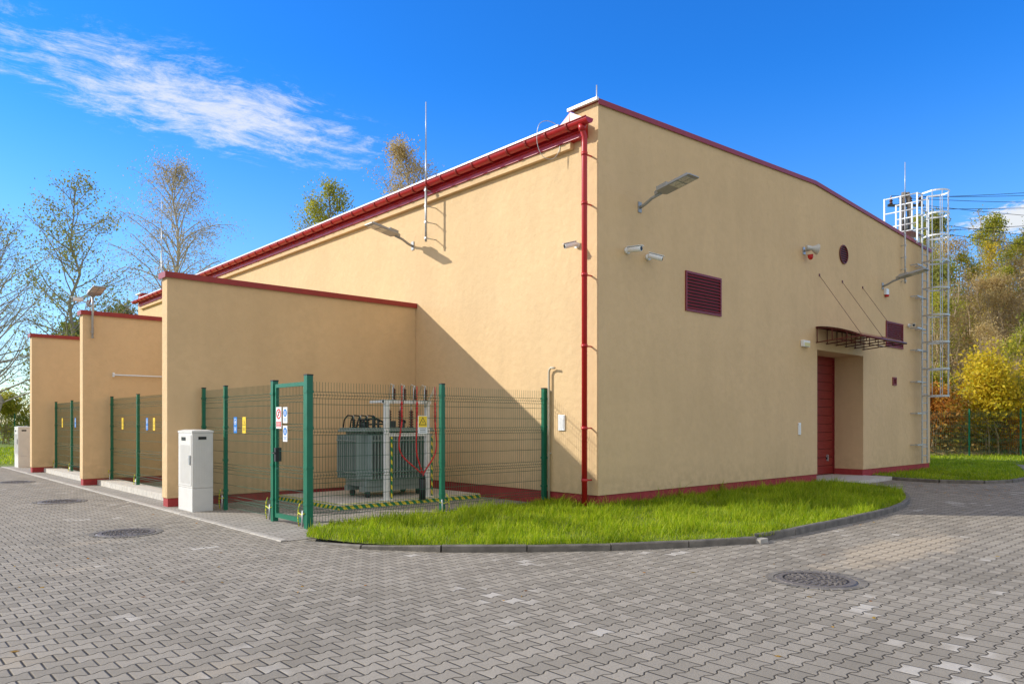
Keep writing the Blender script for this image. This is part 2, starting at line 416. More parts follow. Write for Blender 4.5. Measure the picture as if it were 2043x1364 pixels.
# ------------------------------------------------------------------ building
LW,RW,ZB=28.0,16.66,.27
bld=thing('substation_building',(0,0,0),'long sand-coloured stucco substation building with red gutter and trim','building')
def topz(u): return 7.45+.35*u/8.45 if u<8.45 else 7.80-(u-8.45)/(RW-8.45)*.50
mb=MB()
D0,D1,DT,DD=8.59,11.41,3.5,.9
front=[(0,ZB),(D0,ZB),(D0,DT),(D1,DT),(D1,ZB),(RW,ZB),(RW,topz(RW)),(8.45,7.80),(0,7.45)]
mb.face([(p[0],0,p[1]) for p in front],M_wall)
mb.face([(D0,0,ZB),(D0,DD,ZB),(D0,DD,DT),(D0,0,DT)],M_wall)
mb.face([(D1,0,ZB),(D1,0,DT),(D1,DD,DT),(D1,DD,ZB)],M_wall)
mb.face([(D0,0,DT),(D0,DD,DT),(D1,DD,DT),(D1,0,DT)],M_wall)
T=.6
for y0,y1 in ((0,T),(LW-T,LW)):
    mb.face([(0,y0,ZB),(0,y0,7.45),(0,y1,7.45),(0,y1,ZB)],M_wall)
    mb.face([(RW,y0,ZB),(RW,y1,ZB),(RW,y1,topz(RW)),(RW,y0,topz(RW))],M_wall)
    mb.face([(0,y0,7.45),(8.45,y0,7.8),(8.45,y1,7.8),(0,y1,7.45)],M_wall)
    mb.face([(8.45,y0,7.8),(RW,y0,topz(RW)),(RW,y1,topz(RW)),(8.45,y1,7.8)],M_wall)
mb.face([(0,T,6.9),(0,T,7.45),(8.45,T,7.8),(RW,T,topz(RW)),(RW,T,6.9)],M_wall)
mb.face([(0,LW-T,6.9),(0,LW-T,7.45),(8.45,LW-T,7.8),(RW,LW-T,topz(RW)),(RW,LW-T,6.9)],M_wall)
mb.face([(0,T,ZB),(0,T,7.0),(0,LW-T,7.0),(0,LW-T,ZB)],M_wall)
mb.face([(RW,T,ZB),(RW,LW-T,ZB),(RW,LW-T,7.0),(RW,T,7.0)],M_wall)
mb.face([(0,LW,ZB),(0,LW,7.45),(8.45,LW,7.8),(RW,LW,topz(RW)),(RW,LW,ZB)],M_wall)
mb.box(-.11,-.002,T,LW-T,6.74,6.86,M_wall)
build(mb,'wall',bld)
e=.018
for bx in ((e,D0,e,.3),(D1,RW-e,e,.3),(e,.3,.3,LW),(RW-.3,RW-e,.3,LW),(D1,D1+.2,.3,.9),(D0-.2,D0,.3,.9)):
    mb=MB(); mb.box(*bx,-.05,ZB+.001,M_plinth); build(mb,'plinth',bld)
mb=MB(); mb.face([(-.16,T,7.14),(8.45,T,7.52),(8.45,LW-T,7.52),(-.16,LW-T,7.14)],M_roof)
mb.face([(8.45,T,7.52),(RW+.1,T,7.05),(RW+.1,LW-T,7.05),(8.45,LW-T,7.52)],M_roof)
roof=build(mb,'roof',bld)
mb=MB(); mb.box(-.13,.35,T+.3,LW-T,7.17,7.275,M_white); build(mb,'roof_edge',roof)
# coping
for y0,y1 in ((-.04,T+.04),(LW-T-.04,LW+.04)):
    mb=MB()
    for (ua,za),(ub,zb) in (((-.04,7.45),(8.45,7.8)),((8.45,7.8),(RW+.04,topz(RW)))):
        for k,(z0,z1,m,ya,yb) in enumerate([(0.002,.05,M_cope,y0,y1),(-.05,.002,M_cope,y0,y0+.012)]):
            v=[(ua,ya,za+z0),(ub,ya,zb+z0),(ub,yb,zb+z0),(ua,yb,za+z0),(ua,ya,za+z1),(ub,ya,zb+z1),(ub,yb,zb+z1),(ua,yb,za+z1)]
            for q in ((0,3,2,1),(4,5,6,7),(0,1,5,4),(1,2,6,5),(2,3,7,6),(3,0,4,7)):
                mb.face([v[i] for i in q],m)
    mb.box(-.10,-.045,y0-.01,y1+.05,7.455,7.51,M_white)
    build(mb,'coping',bld)
for s,yy in ((1,T+.01),(-1,LW-T-.01)):
    mb=MB()
    mb.face([(-.10,yy,7.42),(.5,yy,7.44),(.5,yy+s*.28,7.2),(-.14,yy+s*.28,7.2)],M_red)
    mb.face([(-.10,yy,7.42),(-.14,yy+s*.28,7.2),(-.14,yy,7.12)],M_red)
    mb.face([(-.10,yy,7.42),(-.10,yy-s*.3,7.25),(-.12,yy,7.15)],M_red)
    build(mb,'flashing',bld)
mb=MB(); mb.box(-.15,-.002,T-.35,LW-T,6.865,7.125,M_red)
mb.box(-.18,-.15,T-.35,LW-T,6.95,6.975,M_red)
build(mb,'fascia',bld)
mb=MB(); gc=(-.27,7.09); gr=.10; ys=[-.03,LW-.3]
def arc(n,a0,a1,r): return [(gc[0]+r*math.cos(a0+(a1-a0)*i/n),gc[1]+r*math.sin(a0+(a1-a0)*i/n)) for i in range(n+1)]
A=arc(10,math.pi,2*math.pi,gr); B=arc(10,math.pi,2*math.pi,gr-.006)
for i in range(10):
    mb.face([(A[i][0],ys[0],A[i][1]),(A[i+1][0],ys[0],A[i+1][1]),(A[i+1][0],ys[1],A[i+1][1]),(A[i][0],ys[1],A[i][1])],M_red,True)
    mb.face([(B[i][0],ys[0],B[i][1]),(B[i][0],ys[1],B[i][1]),(B[i+1][0],ys[1],B[i+1][1]),(B[i+1][0],ys[0],B[i+1][1])],M_red,True)
for yy in ys: mb.face([(p[0],yy,p[1]) for p in A],M_red)
mb.tube([(gc[0]-gr,ys[0],gc[1]),(gc[0]-gr,ys[1],gc[1])],.014,M_red,8)
yy=.45
while yy<LW-.5:
    C=arc(8,math.pi,2*math.pi,gr+.018); C2=arc(8,math.pi,2*math.pi,gr-.002)
    for i in range(8):
        mb.face([(C[i][0],yy,C[i][1]),(C[i+1][0],yy,C[i+1][1]),(C[i+1][0],yy+.045,C[i+1][1]),(C[i][0],yy+.045,C[i][1])],M_cope)
        mb.face([(C[i][0],yy,C[i][1]),(C[i+1][0],yy,C[i+1][1]),(C2[i+1][0],yy,C2[i+1][1]),(C2[i][0],yy,C2[i][1])],M_dred)
    mb.box(gc[0]-gr,-.12,yy,yy+.03,7.085,7.095,M_red)
    yy+=.55
gut=build(mb,'gutter',bld)
mb=MB(); dy=.165; dx=-.19
mb.tube([(-.25,dy,7.0),(-.25,dy,6.93),(dx,dy,6.82),(dx,dy,6.7),(dx,dy,.08)],.052,M_red,14)
mb.tube([(-.25,dy,7.02),(-.25,dy,6.9)],[.085,.06],M_red,14)
for z in (6.5,5.6,4.3,3.0,1.5,.55):
    mb.tube([(dx,dy,z-.03),(dx,dy,z+.03)],.060,M_red,14); mb.box(dx+.04,0.,dy-.012,dy+.012,z-.012,z+.012,M_red)
build(mb,'downpipe',bld)
# door
mb=MB(); n=14
for i in range(n):
    z0=.13+(DT-.13)*i/n; z1=.13+(DT-.13)*(i+1)/n-.014
    mb.box(D0+.02,D1-.02,DD-.05,DD-.01,z0,z1,M_door)
mb.box(D0,D1,DD-.012,DD+.02,.0,DT,M_brown)
door=build(mb,'door',bld)
mb=MB(); mb.box(D1-.5,D1-.38,DD-.075,DD-.05,.55,.60,M_black); mb.box(D1-.46,D1-.43,DD-.10,DD-.05,.5,.68,M_galv); build(mb,'handle',door)
mb=MB(); mb.box(D0,D0+.05,DD-.08,DD-.05,.13,DT,M_dred); mb.box(D1-.05,D1,DD-.08,DD-.05,.13,DT,M_dred); mb.box(D0+.05,D1-.05,DD-.08,DD-.05,DT-.06,DT,M_dred); build(mb,'door_frame',door)
mb=MB(); mb.box(D0-.05,D1+.1,-.75,DD,-.02,.10,M_conc); build(mb,'threshold',bld)
def louver(u0,u1,z0,z1,n,nm='ventilation_louver'):
    mb=MB(); f=.045
    mb.box(u0,u1,-.03,0.,z0,z0+f,M_dred); mb.box(u0,u1,-.03,0.,z1-f,z1,M_dred)
    mb.box(u0,u0+f,-.03,0.,z0+f,z1-f,M_dred); mb.box(u1-f,u1,-.03,0.,z0+f,z1-f,M_dred)
    mb.box(u0+f,u1-f,-.004,-.001,z0+f,z1-f,M_black)
    for i in range(n):
        z=z0+f+(z1-z0-2*f)*(i+.5)/n; dz=(z1-z0-2*f)/n
        mb.obox(((u0+u1)/2,-.018,z),(u1-u0-2*f,0,0),(0,-.03,-dz*.6),(0,.004,-.008),M_dred)
    build(mb,nm,bld)
louver(2.71,4.04,3.92,4.75,11); louver(13.0,14.3,3.88,4.66,11); louver(13.5,13.78,2.74,2.99,4)
mb=MB(); c=(10.12,6.2); r=.245
ring=[(c[0]+r*math.cos(a),-.02,c[1]+r*math.sin(a)) for a in np.linspace(0,2*math.pi,33)]
mb.tube(ring,.018,M_brown,6,caps=False)
mb.face([(c[0]+r*math.cos(a),-.004,c[1]+r*math.sin(a)) for a in np.linspace(0,2*math.pi,32,endpoint=False)][::-1],M_black)
for i in range(8):
    z=-r+r*2*(i+.5)/8; w=math.sqrt(r*r-z*z)
    mb.obox((c[0],-.018,c[1]+z),(2*w,0,0),(0,-.022,-.028),(0,.004,-.006),M_dred)
build(mb,'ventilation_louver',bld,label='round dark red ventilation louver')
# canopy
mb=MB(); c0,c1=8.50,11.42; prof=[(b,4.08-.30*(b/1.15)**1.8) for b in np.linspace(0,1.15,9)]
for i in range(8):
    (b0,z0),(b1,z1)=prof[i],prof[i+1]
    mb.face([(c0,-b0,z0),(c0,-b1,z1),(c1,-b1,z1),(c1,-b0,z0)],M_poly,True)
    mb.face([(c0,-b0,z0+.012),(c1,-b0,z0+.012),(c1,-b1,z1+.012),(c0,-b1,z1+.012)],M_poly,True)
can=build(mb,'canopy',bld)
mb=MB()
for u in np.linspace(c0+.03,c1-.03,6):
    mb.tube([(u,-b,z-.02) for b,z in prof],.017,M_brown,6)
    mb.tube([(u,0,3.68),(u,-.75,3.74),(u,-1.13,3.76)],.015,M_brown,6)
    for b in (.03,.42,.8): mb.tube([(u,-b,3.69+.05*b),(u,-b,4.05-.30*(b/1.15)**1.8)],.012,M_brown,6)
mb.tube([(c0,-1.15,3.77),(c1,-1.15,3.77)],.03,M_brown,6); mb.tube([(c0,-.02,4.07),(c1,-.02,4.07)],.025,M_brown,6)
mb.tube([(c0,-.6,3.72),(c1,-.6,3.72)],.012,M_brown,6)
build(mb,'canopy_frame',can)
for u in (8.7,10.05,11.36):
    mb=MB(); mb.tube([(u,0,5.45),(u,-1.08,3.82)],.006,M_brown,6); mb.box(u-.02,u+.02,-.02,0.,5.42,5.48,M_brown); build(mb,'tie_rod',can)
mb=MB(); mb.tube([(.3,.3,7.5),(.3,.3,7.95)],.012,M_galv,6)
mb.tube([(.3,.3,7.52),(.3,.55,7.5),(.25,.75,7.5),(.2,.95,7.35),(.1,1.1,7.30)],.008,M_galv,6)
cab=[(.1,1.1,7.30),(-.1,1.0,7.32),(-.3,1.05,7.34),(-.40,1.15,7.25),(-.39,1.2,6.95),(-.32,1.12,6.68),(-.2,.98,6.62),(-.13,.88,6.74),(-.12,.85,6.9)]
mb.tube([tuple(p) for p in smoothpoly(cab,4)],.006,M_galv,6)
build(mb,'lightning_conductor',bld)

# ------------------------------------------------------------------ partition walls
U0=-5.68
def partition(v0,label,group='partition walls between the transformer bays'):
    w=thing('partition_wall',(U0/2,v0+.15,0),label,'wall',group); th=.30
    mb=MB(); mb.box(U0,-.002,v0,v0+th,.17,4.38,M_wall); build(mb,'wall_panel',w,bevel=.012)
    mb=MB(); mb.box(U0+.018,-.002,v0+.018,v0+th-.018,-.05,.172,M_plinth); build(mb,'plinth',w)
    mb=MB(); mb.box(U0-.05,-.003,v0-.05,v0+th+.05,4.40,4.45,M_cope); mb.box(U0-.05,-.003,v0-.05,v0-.038,4.34,4.40,M_cope)
    mb.box(U0-.05,U0-.038,v0-.038,v0+th+.05,4.34,4.40,M_cope); build(mb,'coping',w)
    return w
partition(5.77,'sand stucco partition wall with red coping beside grey cabinet')
partition(12.28,'sand stucco partition wall with red coping carrying a lamp')
partition(18.93,'sand stucco partition wall at the far transformer bay')
for a,b in ((6.07,12.28),(12.58,18.93)):
    mb=MB(); mb.box(-5.35,-4.9,a+.02,b-.02,-.02,.14,M_conc); o=build(mb,'concrete_strip'); o['kind']='structure'

# ------------------------------------------------------------------ fences
def panel_mesh(mb,p0,p1,z0=.08,z1=2.2,step=.05,r=.0033,m=None,nrm=None):
    m=m or M_greenw
    a=Vector((*p0,0));b=Vector((*p1,0));d=b-a;L=d.length;d.normalize();n=Vector((-d.y,d.x,0)) if nrm is None else nrm
    folds=[z0+.16,z0+.72,z0+1.38,z1-.18]
    zs=[z0]; 
    for f in folds: zs+=[f-.05,f,f+.05]
    zs.append(z1+.02)
    off=[0]+[0,.035,0]*4+[0]
    k=int(L/step)
    for i in range(k+1):
        q=a+d*min(L,(i+.5)*L/(k+1))
        mb.tube([q+n*o+Vector((0,0,z)) for z,o in zip(zs,off)],r,m,3,caps=False,smooth=False)
    hz=[]
    for f in folds: hz+=[(f-.05,0),(f+.05,0),(f,.035)]
    z=z0
    while z<z1:
        if all(abs(z-f)>.09 for f in folds): hz.append((z,0))
        z+=.2
    for z,o in hz: mb.tube([a+n*(o+.004)+Vector((0,0,z)),b+n*(o+.004)+Vector((0,0,z))],r*1.15,m,4,caps=False,smooth=False)
def post(par,x,y,h=2.26,s=.06):
    mb=MB(); mb.box(x-s/2,x+s/2,y-s/2,y+s/2,0,h,M_green); mb.box(x-s/2-.004,x+s/2+.004,y-s/2-.004,y+s/2+.004,h,h+.02,M_black)
    for z in (.35,.9,1.5,2.05): mb.box(x-s/2-.008,x+s/2+.008,y-s/2-.008,y+s/2+.008,z,z+.04,M_green)
    return build(mb,'post',par)
def strap(par,x,y,ax):
    d=Vector(ax); s=Vector((x,y,0)); mb=MB()
    mb.tube([s+Vector((0,0,.38))+d*.05,s+Vector((0,0,.30))+d*.10,s+Vector((0,0,.14))+d*.12,s+Vector((0,0,.03))+d*.08],.010,M_tapes,6)
    mb.tube([s+Vector((0,0,.24))-d*.10,s+Vector((0,0,.21)),s+Vector((0,0,.24))+d*.12],.009,M_tapes,6)
    mb.tube([s+Vector((0,0,.03))-d*.02,s+Vector((0,0,.28))-d*.04],.014,M_galv,6)
    return build(mb,'earthing_strap',par)
FU=-5.04; FS=1.345
fen=thing('mesh_fence',(FU,FS,0),'green welded mesh fence with gate around the transformer','fence','green mesh fences of the transformer bays')
for (x,y,s) in ((FU,5.66,.06),(FU,4.57,.06),(-2.54,FS,.07),(-.06,FS,.08)): post(fen,x,y,2.26,s)
post(fen,FU,2.52,2.27,.09); post(fen,FU,FS,2.31,.10)
nv=Vector((-1,0,0)); ns=Vector((0,-1,0))
for a,b,n_ in (((FU,5.63),(FU,4.60),nv),((FU,4.54),(FU,2.57),nv),((FU+.06,FS),(-2.58,FS),ns),((-2.5,FS),(-.1,FS),ns)):
    mb=MB(); panel_mesh(mb,a,b,nrm=n_); build(mb,'mesh_panel',fen)
mb=MB(); ga,gb=FS+.07,2.52-.065; gx=FU-.0
mb.box(gx-.025,gx+.025,ga,ga+.05,.08,2.22,M_green); mb.box(gx-.025,gx+.025,gb-.05,gb,.08,2.22,M_green)
mb.box(gx-.025,gx+.025,ga+.05,gb-.05,2.16,2.22,M_green); mb.box(gx-.025,gx+.025,ga+.05,gb-.05,.08,.15,M_green)
gate=build(mb,'gate',fen)
mb=MB(); panel_mesh(mb,(gx,gb-.05),(gx,ga+.05),.15,2.15,nrm=nv); build(mb,'gate_mesh',gate)
mb=MB(); mb.box(gx-.05,gx+.05,gb-.09,gb-.03,.98,1.2,M_black); mb.tube([(gx-.05,gb-.06,1.12),(gx-.10,gb-.06,1.12),(gx-.10,gb-.19,1.11)],.010,M_black,6); build(mb,'handle',gate)
for x,y,ax in ((FU-.05,4.63,(0,1,0)),(FU-.05,2.62,(0,1,0)),(FU-.06,1.45,(0,1,0)),(-2.54,FS-.05,(1,0,0))): strap(fen,x,y,ax)
def bayfence(a,b,posts,label):
    f=thing('mesh_fence',(FU,a,0),label,'fence','green mesh fences of the transformer bays')
    for y in posts: post(f,FU,y)
    P=sorted(posts)
    for i in range(len(P)-1):
        mb=MB(); panel_mesh(mb,(FU,P[i+1]-.03),(FU,P[i]+.03),.18,2.2,nrm=nv); build(mb,'mesh_panel',f)
    for y in posts[1:]: strap(f,FU-.05,y+.04,(0,1,0))
    return f
bayfence(6.1,12.2,[6.15,7.75,9.89,12.15],'green welded mesh fence on concrete strip between partition walls')
bayfence(12.6,18.8,[12.7,14.5,16.55,18.75],'green welded mesh fence at the far bay')
def longfence(pA,pB,n,label):
    A=np.array(site(*pA));B=np.array(site(*pB))
    f=thing('boundary_fence',(A[0],A[1],0),label,'fence')
    P=[A+(B-A)*i/n for i in range(n+1)]
    for p in P: post(f,p[0],p[1])
    for i in range(n):
        mb=MB(); panel_mesh(mb,tuple(P[i]),tuple(P[i+1]),.06,2.15,step=.1,r=.004); build(mb,'mesh_panel',f)
longfence((19.4,35.6),(46,35.0),11,'green mesh boundary fence below the wooded hillside')
longfence((-60,56),(-26,54),13,'dark green mesh boundary fence at the lawn edge')

# ------------------------------------------------------------------ signs
def signbase(kind):
    s=thing('warning_sign',(0,0,0),'','sign')
    w,h={'yellow':(.14,.28),'blue':(.14,.28),'prohibit':(.19,.34),'small':(.15,.25),'tri':(.19,.30)}[kind]
    f=-.004
    def disc(mb,r,z,y,m,r2=0):
        A=np.linspace(0,2*math.pi,25)
        if r2:
            for i in range(24):
                mb.face([(r*math.cos(A[i]),y,z+r*math.sin(A[i])),(r2*math.cos(A[i]),y,z+r2*math.sin(A[i])),(r2*math.cos(A[i+1]),y,z+r2*math.sin(A[i+1])),(r*math.cos(A[i+1]),y,z+r*math.sin(A[i+1]))][::-1],m)
        else: mb.face([(r*math.cos(a),y,z+r*math.sin(a)) for a in A[:-1]],m)
    pl=MB(); pm={'yellow':M_sy,'blue':M_sb,'prohibit':M_sw,'small':M_sw,'tri':M_sw}[kind]
    pl.box(-w/2,w/2,f,0,-h/2,h/2,pm); build(pl,'plate',s)
    sy=MB()
    if kind in('yellow','tri'):
        k=w/.15
        if kind=='tri': sy.box(-w/2+.008,w/2-.008,f-.0008,f,-.045,h/2-.008,M_sy)
        def tri(r,y,m,cz): sy.face([(-r*.866,y,cz-r*.5),(r*.866,y,cz-r*.5),(0,y,cz+r)],m)
        tri(.072*k,f-.001,M_sk,.03*k); tri(.055*k,f-.002,M_sy,.03*k)
        c=.03*k
        sy.face([(.008*k,f-.003,c+.03*k),(-.012*k,f-.003,c-.0),(.004*k,f-.003,c+.002*k),(-.004*k,f-.003,c-.024*k),(.014*k,f-.003,c+.01*k),(-.0,f-.003,c+.008*k)],M_sk)
        for i,ww in enumerate((.11,.09,.10)): sy.box(-ww*k/2,ww*k/2,f-.0015,f,-.055*k-.022*k*i,-.048*k-.022*k*i,M_sk)
    elif kind=='blue':
        disc(sy,.054,.06,f-.001,M_sw,.045); sy.box(-.008,.008,f-.001,f,.03,.08,M_sw); sy.box(-.022,.022,f-.001,f,.048,.06,M_sw)
        for i,ww in enumerate((.10,.08,.09)): sy.box(-ww/2,ww/2,f-.0015,f,-.05-.025*i,-.042-.025*i,M_sw)
    elif kind=='prohibit':
        disc(sy,.084,.06,f-.001,M_sr,.058)
        sy.obox((0,f-.001,.06),(.09,0,.09),(0,.001,0),(-.012,0,.012),M_sr)
        sy.box(-.016,.016,f-.0008,f,.03,.10,M_sk)
        sy.box(-.08,.08,f-.0015,f,-.145,-.06,M_sr)
        for i in range(3): sy.box(-.06,.06,f-.002,f-.001,-.082-.025*i,-.074-.025*i,M_sw)
    elif kind=='small':
        disc(sy,.062,.035,f-.001,M_sb); sy.box(-.012,.012,f-.002,f-.001,.0,.065,M_sw)
        for i,ww in enumerate((.11,.08,.10)): sy.box(-ww/2,ww/2,f-.0015,f,-.055-.018*i,-.048-.018*i,M_sb)
    build(sy,'pictogram',s); return s
kinds={k:signbase(k) for k in('yellow','blue','prohibit','small','tri')}
lab={'yellow':'yellow electrical warning sign with black triangle on green fence','blue':'blue instruction sign on green mesh fence','prohibit':'white sign with red prohibition ring on green gate','small':'small white sign with blue disc on green gate','tri':'yellow and white high voltage triangle sign on mesh fence'}
H=-math.pi/2
fx=FU-.045
spots=[('blue',(fx,4.0,1.56),H),('yellow',(fx,3.62,1.56),H),('prohibit',(fx,2.26,1.68),H),('small',(fx,2.03,1.72),H),('small',(fx,2.03,1.43),H),
 ('tri',(-2.98,FS-.045,1.57),0.),('yellow',(fx,11.0,1.58),H),('blue',(fx,9.05,1.57),H),('yellow',(fx,8.55,1.57),H),('yellow',(fx,17.6,1.60),H),('blue',(fx,15.9,1.60),H)]
for k,l,r in spots:
    c=clone(kinds[k],l,r,label=lab[k]); c['group']='signs on the green fences'
for k in kinds.values():
    for ch in list(k.children): bpy.data.objects.remove(ch)
    bpy.data.objects.remove(k)

# ------------------------------------------------------------------ cabinets
def cabinet():
    c=thing('electrical_cabinet',(0,0,0),'','cabinet')
    mb=MB(); mb.box(-.184,.184,-.014,.714,0,.425,M_cab); build(mb,'base',c,bevel=.006)
    mb=MB(); mb.box(-.185,.185,-.015,.715,.428,1.42,M_cab); build(mb,'body',c,bevel=.008)
    mb=MB(); a_=.192; v=[(-a_,-.022,1.42),(a_,-.022,1.42),(a_,.722,1.42),(-a_,.722,1.42),(-a_,-.022,1.455),(a_,-.022,1.455),(a_,.722,1.455),(-a_,.722,1.455),(-.10,.06,1.475),(.10,.06,1.475),(.10,.64,1.475),(-.10,.64,1.475)]
    for q in ((0,1,5,4),(1,2,6,5),(2,3,7,6),(3,0,4,7),(4,5,9,8),(5,6,10,9),(6,7,11,10),(7,4,8,11),(8,9,10,11),(0,3,2,1)): mb.face([v[i] for i in q],M_cab)
    build(mb,'cabinet_lid',c)
    mb=MB(); mb.box(-.195,-.186,.03,.67,.47,1.38,M_cab)
    for i in range(9): mb.box(-.199,-.195,.10+.055*i,.12+.055*i,.5,1.2,M_cab)
    for i in range(7): mb.box(-.13+.045*i,-.118+.045*i,-.019,-.0155,.5,1.25,M_cab)
    d=build(mb,'door',c,bevel=.004)
    mb=MB(); mb.box(-.215,-.199,.05,.09,.85,1.02,M_galv); build(mb,'handle',d)
    mb=MB(); mb.box(-.203,-.1985,.30,.50,1.28,1.34,M_sk); build(mb,'nameplate',c)
    mb=MB(); mb.box(-.08,.06,-.0235,-.0195,1.30,1.35,M_sk); build(mb,'nameplate',c)
    return c
C=cabinet(); C.location=(-5.42,4.66,.0); C['label']='light grey plastic electrical cabinet standing before partition wall end'; C['group']='grey electrical cabinets'
clone(C,(-5.35,22.3,0),0,label='light grey electrical cabinet at the lawn edge beyond the walls')

# ------------------------------------------------------------------ transformer + frame
slab=thing('concrete_plinth',(-2,4.3,0),'white concrete transformer plinth edged with green-yellow tape','plinth')
mb=MB(); mb.box(-3.62,-.3,3.0,5.6,-.02,.12,M_conc); build(mb,'slab',slab,bevel=.01)
mb=MB(); mb.box(-3.62,-.3,2.994,2.998,.03,.10,M_tape); mb.box(-3.626,-3.622,3.0,5.6,.03,.10,M_tape)
mb.box(-3.6,-.3,3.01,3.07,.122,.126,M_tape); mb.box(-3.61,-3.55,3.07,5.6,.122,.126,M_tape); build(mb,'edge_tape',slab)
tr=thing('transformer',(-1.95,4.1,.12),'grey oil transformer with cooling fins and black bushings on concrete plinth','transformer')
x0,x1,y0,y1=-2.62,-1.2,3.72,4.50
mb=MB(); mb.box(x0,x1,y0,y1,.34,1.42,M_trafo); mb.box(x0-.12,x1+.12,y0-.16,y1+.1,1.42,1.46,M_trafo)
mb.box(x0-.10,x1+.10,y0-.14,y1+.08,1.462,1.50,M_trafo)
for i in range(12):
    u=x0+.0+i*(x1-x0)/11; mb.tube([(u,y0-.12,1.38),(u,y0-.12,1.53)],.012,M_trafod,6)
build(mb,'tank',tr,bevel=.006)
mb=MB(); n=20
for i in range(n):
    u=x0+.02+(x1-x0-.04)*i/(n-1)
    mb.box(u-.012,u+.012,y0-.20,y0,.5,1.36,M_trafo); mb.box(u-.012,u+.012,y1,y1+.2,.5,1.36,M_trafo)
for i in range(10):
    v=y0+.03+(y1-y0-.06)*i/9; mb.box(x0-.20,x0,v-.012,v+.012,.5,1.36,M_trafo); mb.box(x1,x1+.2,v-.012,v+.012,.5,1.36,M_trafo)
for z in (.62,1.24):
    mb.box(x0,x1,y0-.215,y0-.201,z,z+.02,M_trafo); mb.box(x0-.215,x0-.201,y0,y1,z,z+.02,M_trafo)
build(mb,'cooling_fins',tr)
mb=MB()
for v in (y0+.1,y1-.1): mb.box(x0-.05,x1+.05,v-.06,v+.06,.24,.34,M_trafo)
for u in (x0+.1,x1-.1):
    for v in (y0+.1,y1-.1):
        mb.tube([(u-.03,v,.19),(u+.03,v,.19)],.07,M_trafod,14)
build(mb,'undercarriage',tr)
def insul(mb,x,y,z,h,r,m=M_ins,n=5,ax=(0,0,1)):
    d=Vector(ax).normalized(); p=Vector((x,y,z)); pts=[];rs=[]
    for i in range(n):
        a=h*i/n; 
        for k,rr in ((0,.55),(.25,1.),(.45,1.),(.7,.5)): pts.append(p+d*(a+k*h/n)); rs.append(r*rr)
    pts.append(p+d*h); rs.append(r*.5)
    mb.tube(pts,rs,m,12)
    mb.tube([p+d*h,p+d*(h+.07)],r*.25,M_galv,6)
for i,u in enumerate((x0+.10,x0+.26,x0+.42,x0+.58)):
    mb=MB(); insul(mb,u,y1-.15,1.5,.18,.045,M_black,4)
    mb.tube([(u,y1-.15,1.66),(u-.02,y1-.12,1.74),(u-.04,y1+.02,1.75),(u-.05,y1+.14,1.66),(u-.05,y1+.2,1.45)],.016,M_black,6); build(mb,'bushing',tr)
for u in (-1.95,-1.68,-1.41):
    mb=MB(); insul(mb,u,y0+.2,1.5,.36,.05,M_ins,7); build(mb,'bushing',tr)
mb=MB()
for a,b,zz in ((x0+.02,y0+.1,.10),(x0+.2,y0+.05,.20),(x0+.36,y0+.12,.14),(x0+.9,y0+.02,.12)):
    mb.tube([(a,b,1.5),(a,b,1.5+zz)],.025,M_trafod,8); mb.tube([(a,b,1.5+zz),(a+.02,b,1.52+zz)],.045,M_black,10)
mb.box(x0+.48,x0+.70,y0+.0,y0+.14,1.5,1.64,M_trafod); mb.tube([(x0,y0+.3,1.56),(x0+.8,y0+.3,1.58)],.018,M_black,6)
mb.tube([(x0+.05,y0+.45,1.5),(x0+.1,y0+.45,1.66),(x0+.5,y0+.4,1.68),(x0+.75,y0+.35,1.55)],.02,M_black,6)
mb.box(x0+.1,x0+.24,y0+.28,y0+.42,1.5,1.62,M_black)
build(mb,'lid_fittings',tr)
fr=thing('support_frame',(-2.05,3.12,.12),'white steel frame with brown insulators and red high voltage cables','frame')
mb=MB(); fy=3.12
for u in (-2.53,-1.58): 
    mb.box(u-.042,u+.042,fy-.042,fy+.042,.13,1.97,M_wpost); mb.box(u-.10,u+.10,fy-.09,fy+.09,.121,.14,M_wpost)
mb.box(-2.60,-1.51,fy-.044,fy+.044,1.97,2.04,M_wpost); mb.box(-2.488,-1.622,fy-.025,fy+.025,1.34,1.40,M_wpost)
mb.box(-2.60,-2.55,fy-.03,fy+.5,1.98,2.03,M_wpost)
build(mb,'frame',fr,bevel=.004)
for u in (-2.465,-1.515):
    mb=MB(); mb.box(u,u+.04,fy-.048,fy-.044,.15,1.33,M_tape); build(mb,'edge_tape',fr)
for i,u in enumerate((-2.36,-2.12,-1.88,-1.62)):
    mb=MB(); insul(mb,u,fy,2.04,.22,.045,M_ins,6); build(mb,'insulator',fr)
    mb=MB(); tx=(-1.95,-1.68,-1.41,-1.41)[i]
    mb.tube([(u,fy,2.31),(u+.06,fy+.2,2.36),(u+.2,fy+.45,2.28),(tx,y0+.2,1.96)],.008,M_braid,6)
    mb.tube([(u,fy,2.31),(u-.05,fy-.04,2.29),(u-.07,fy-.06,2.1),(u-.06,fy-.07,1.95)],.010,M_galv,6)
    build(mb,'connecting_cable',fr)
for i,u in enumerate((-2.26,-1.93,-1.52)):
    mb=MB(); ux=-1.80; fq=fy-.12-.03*i
    mb.tube([(u,fq,2.31),(u,fq,1.95)],[.009,.011],M_cable,8)
    mb.tube([(u,fq,2.0),(u,fq,1.62)],.017,M_cable,10)
    for z in (1.97,1.89,1.81,1.73): mb.tube([(u,fq,z),(u,fq,z-.012)],[.036,.026],M_cable,12)
    k=u-ux
    lo=[(u,fq,1.62),(ux+k*1.08,fq,1.40),(ux+k*1.15,fq,1.18),(ux+k*1.0,fq,.98),(ux+k*.62,fq,.82),(ux+k*.2,fq,.68),(ux-k*.06,fq,.56),(ux-k*.05,fq,.46)]
    mb.tube([tuple(p) for p in smoothpoly(lo,4)],.016,M_cable,8)
    build(mb,'high_voltage_cable',fr)
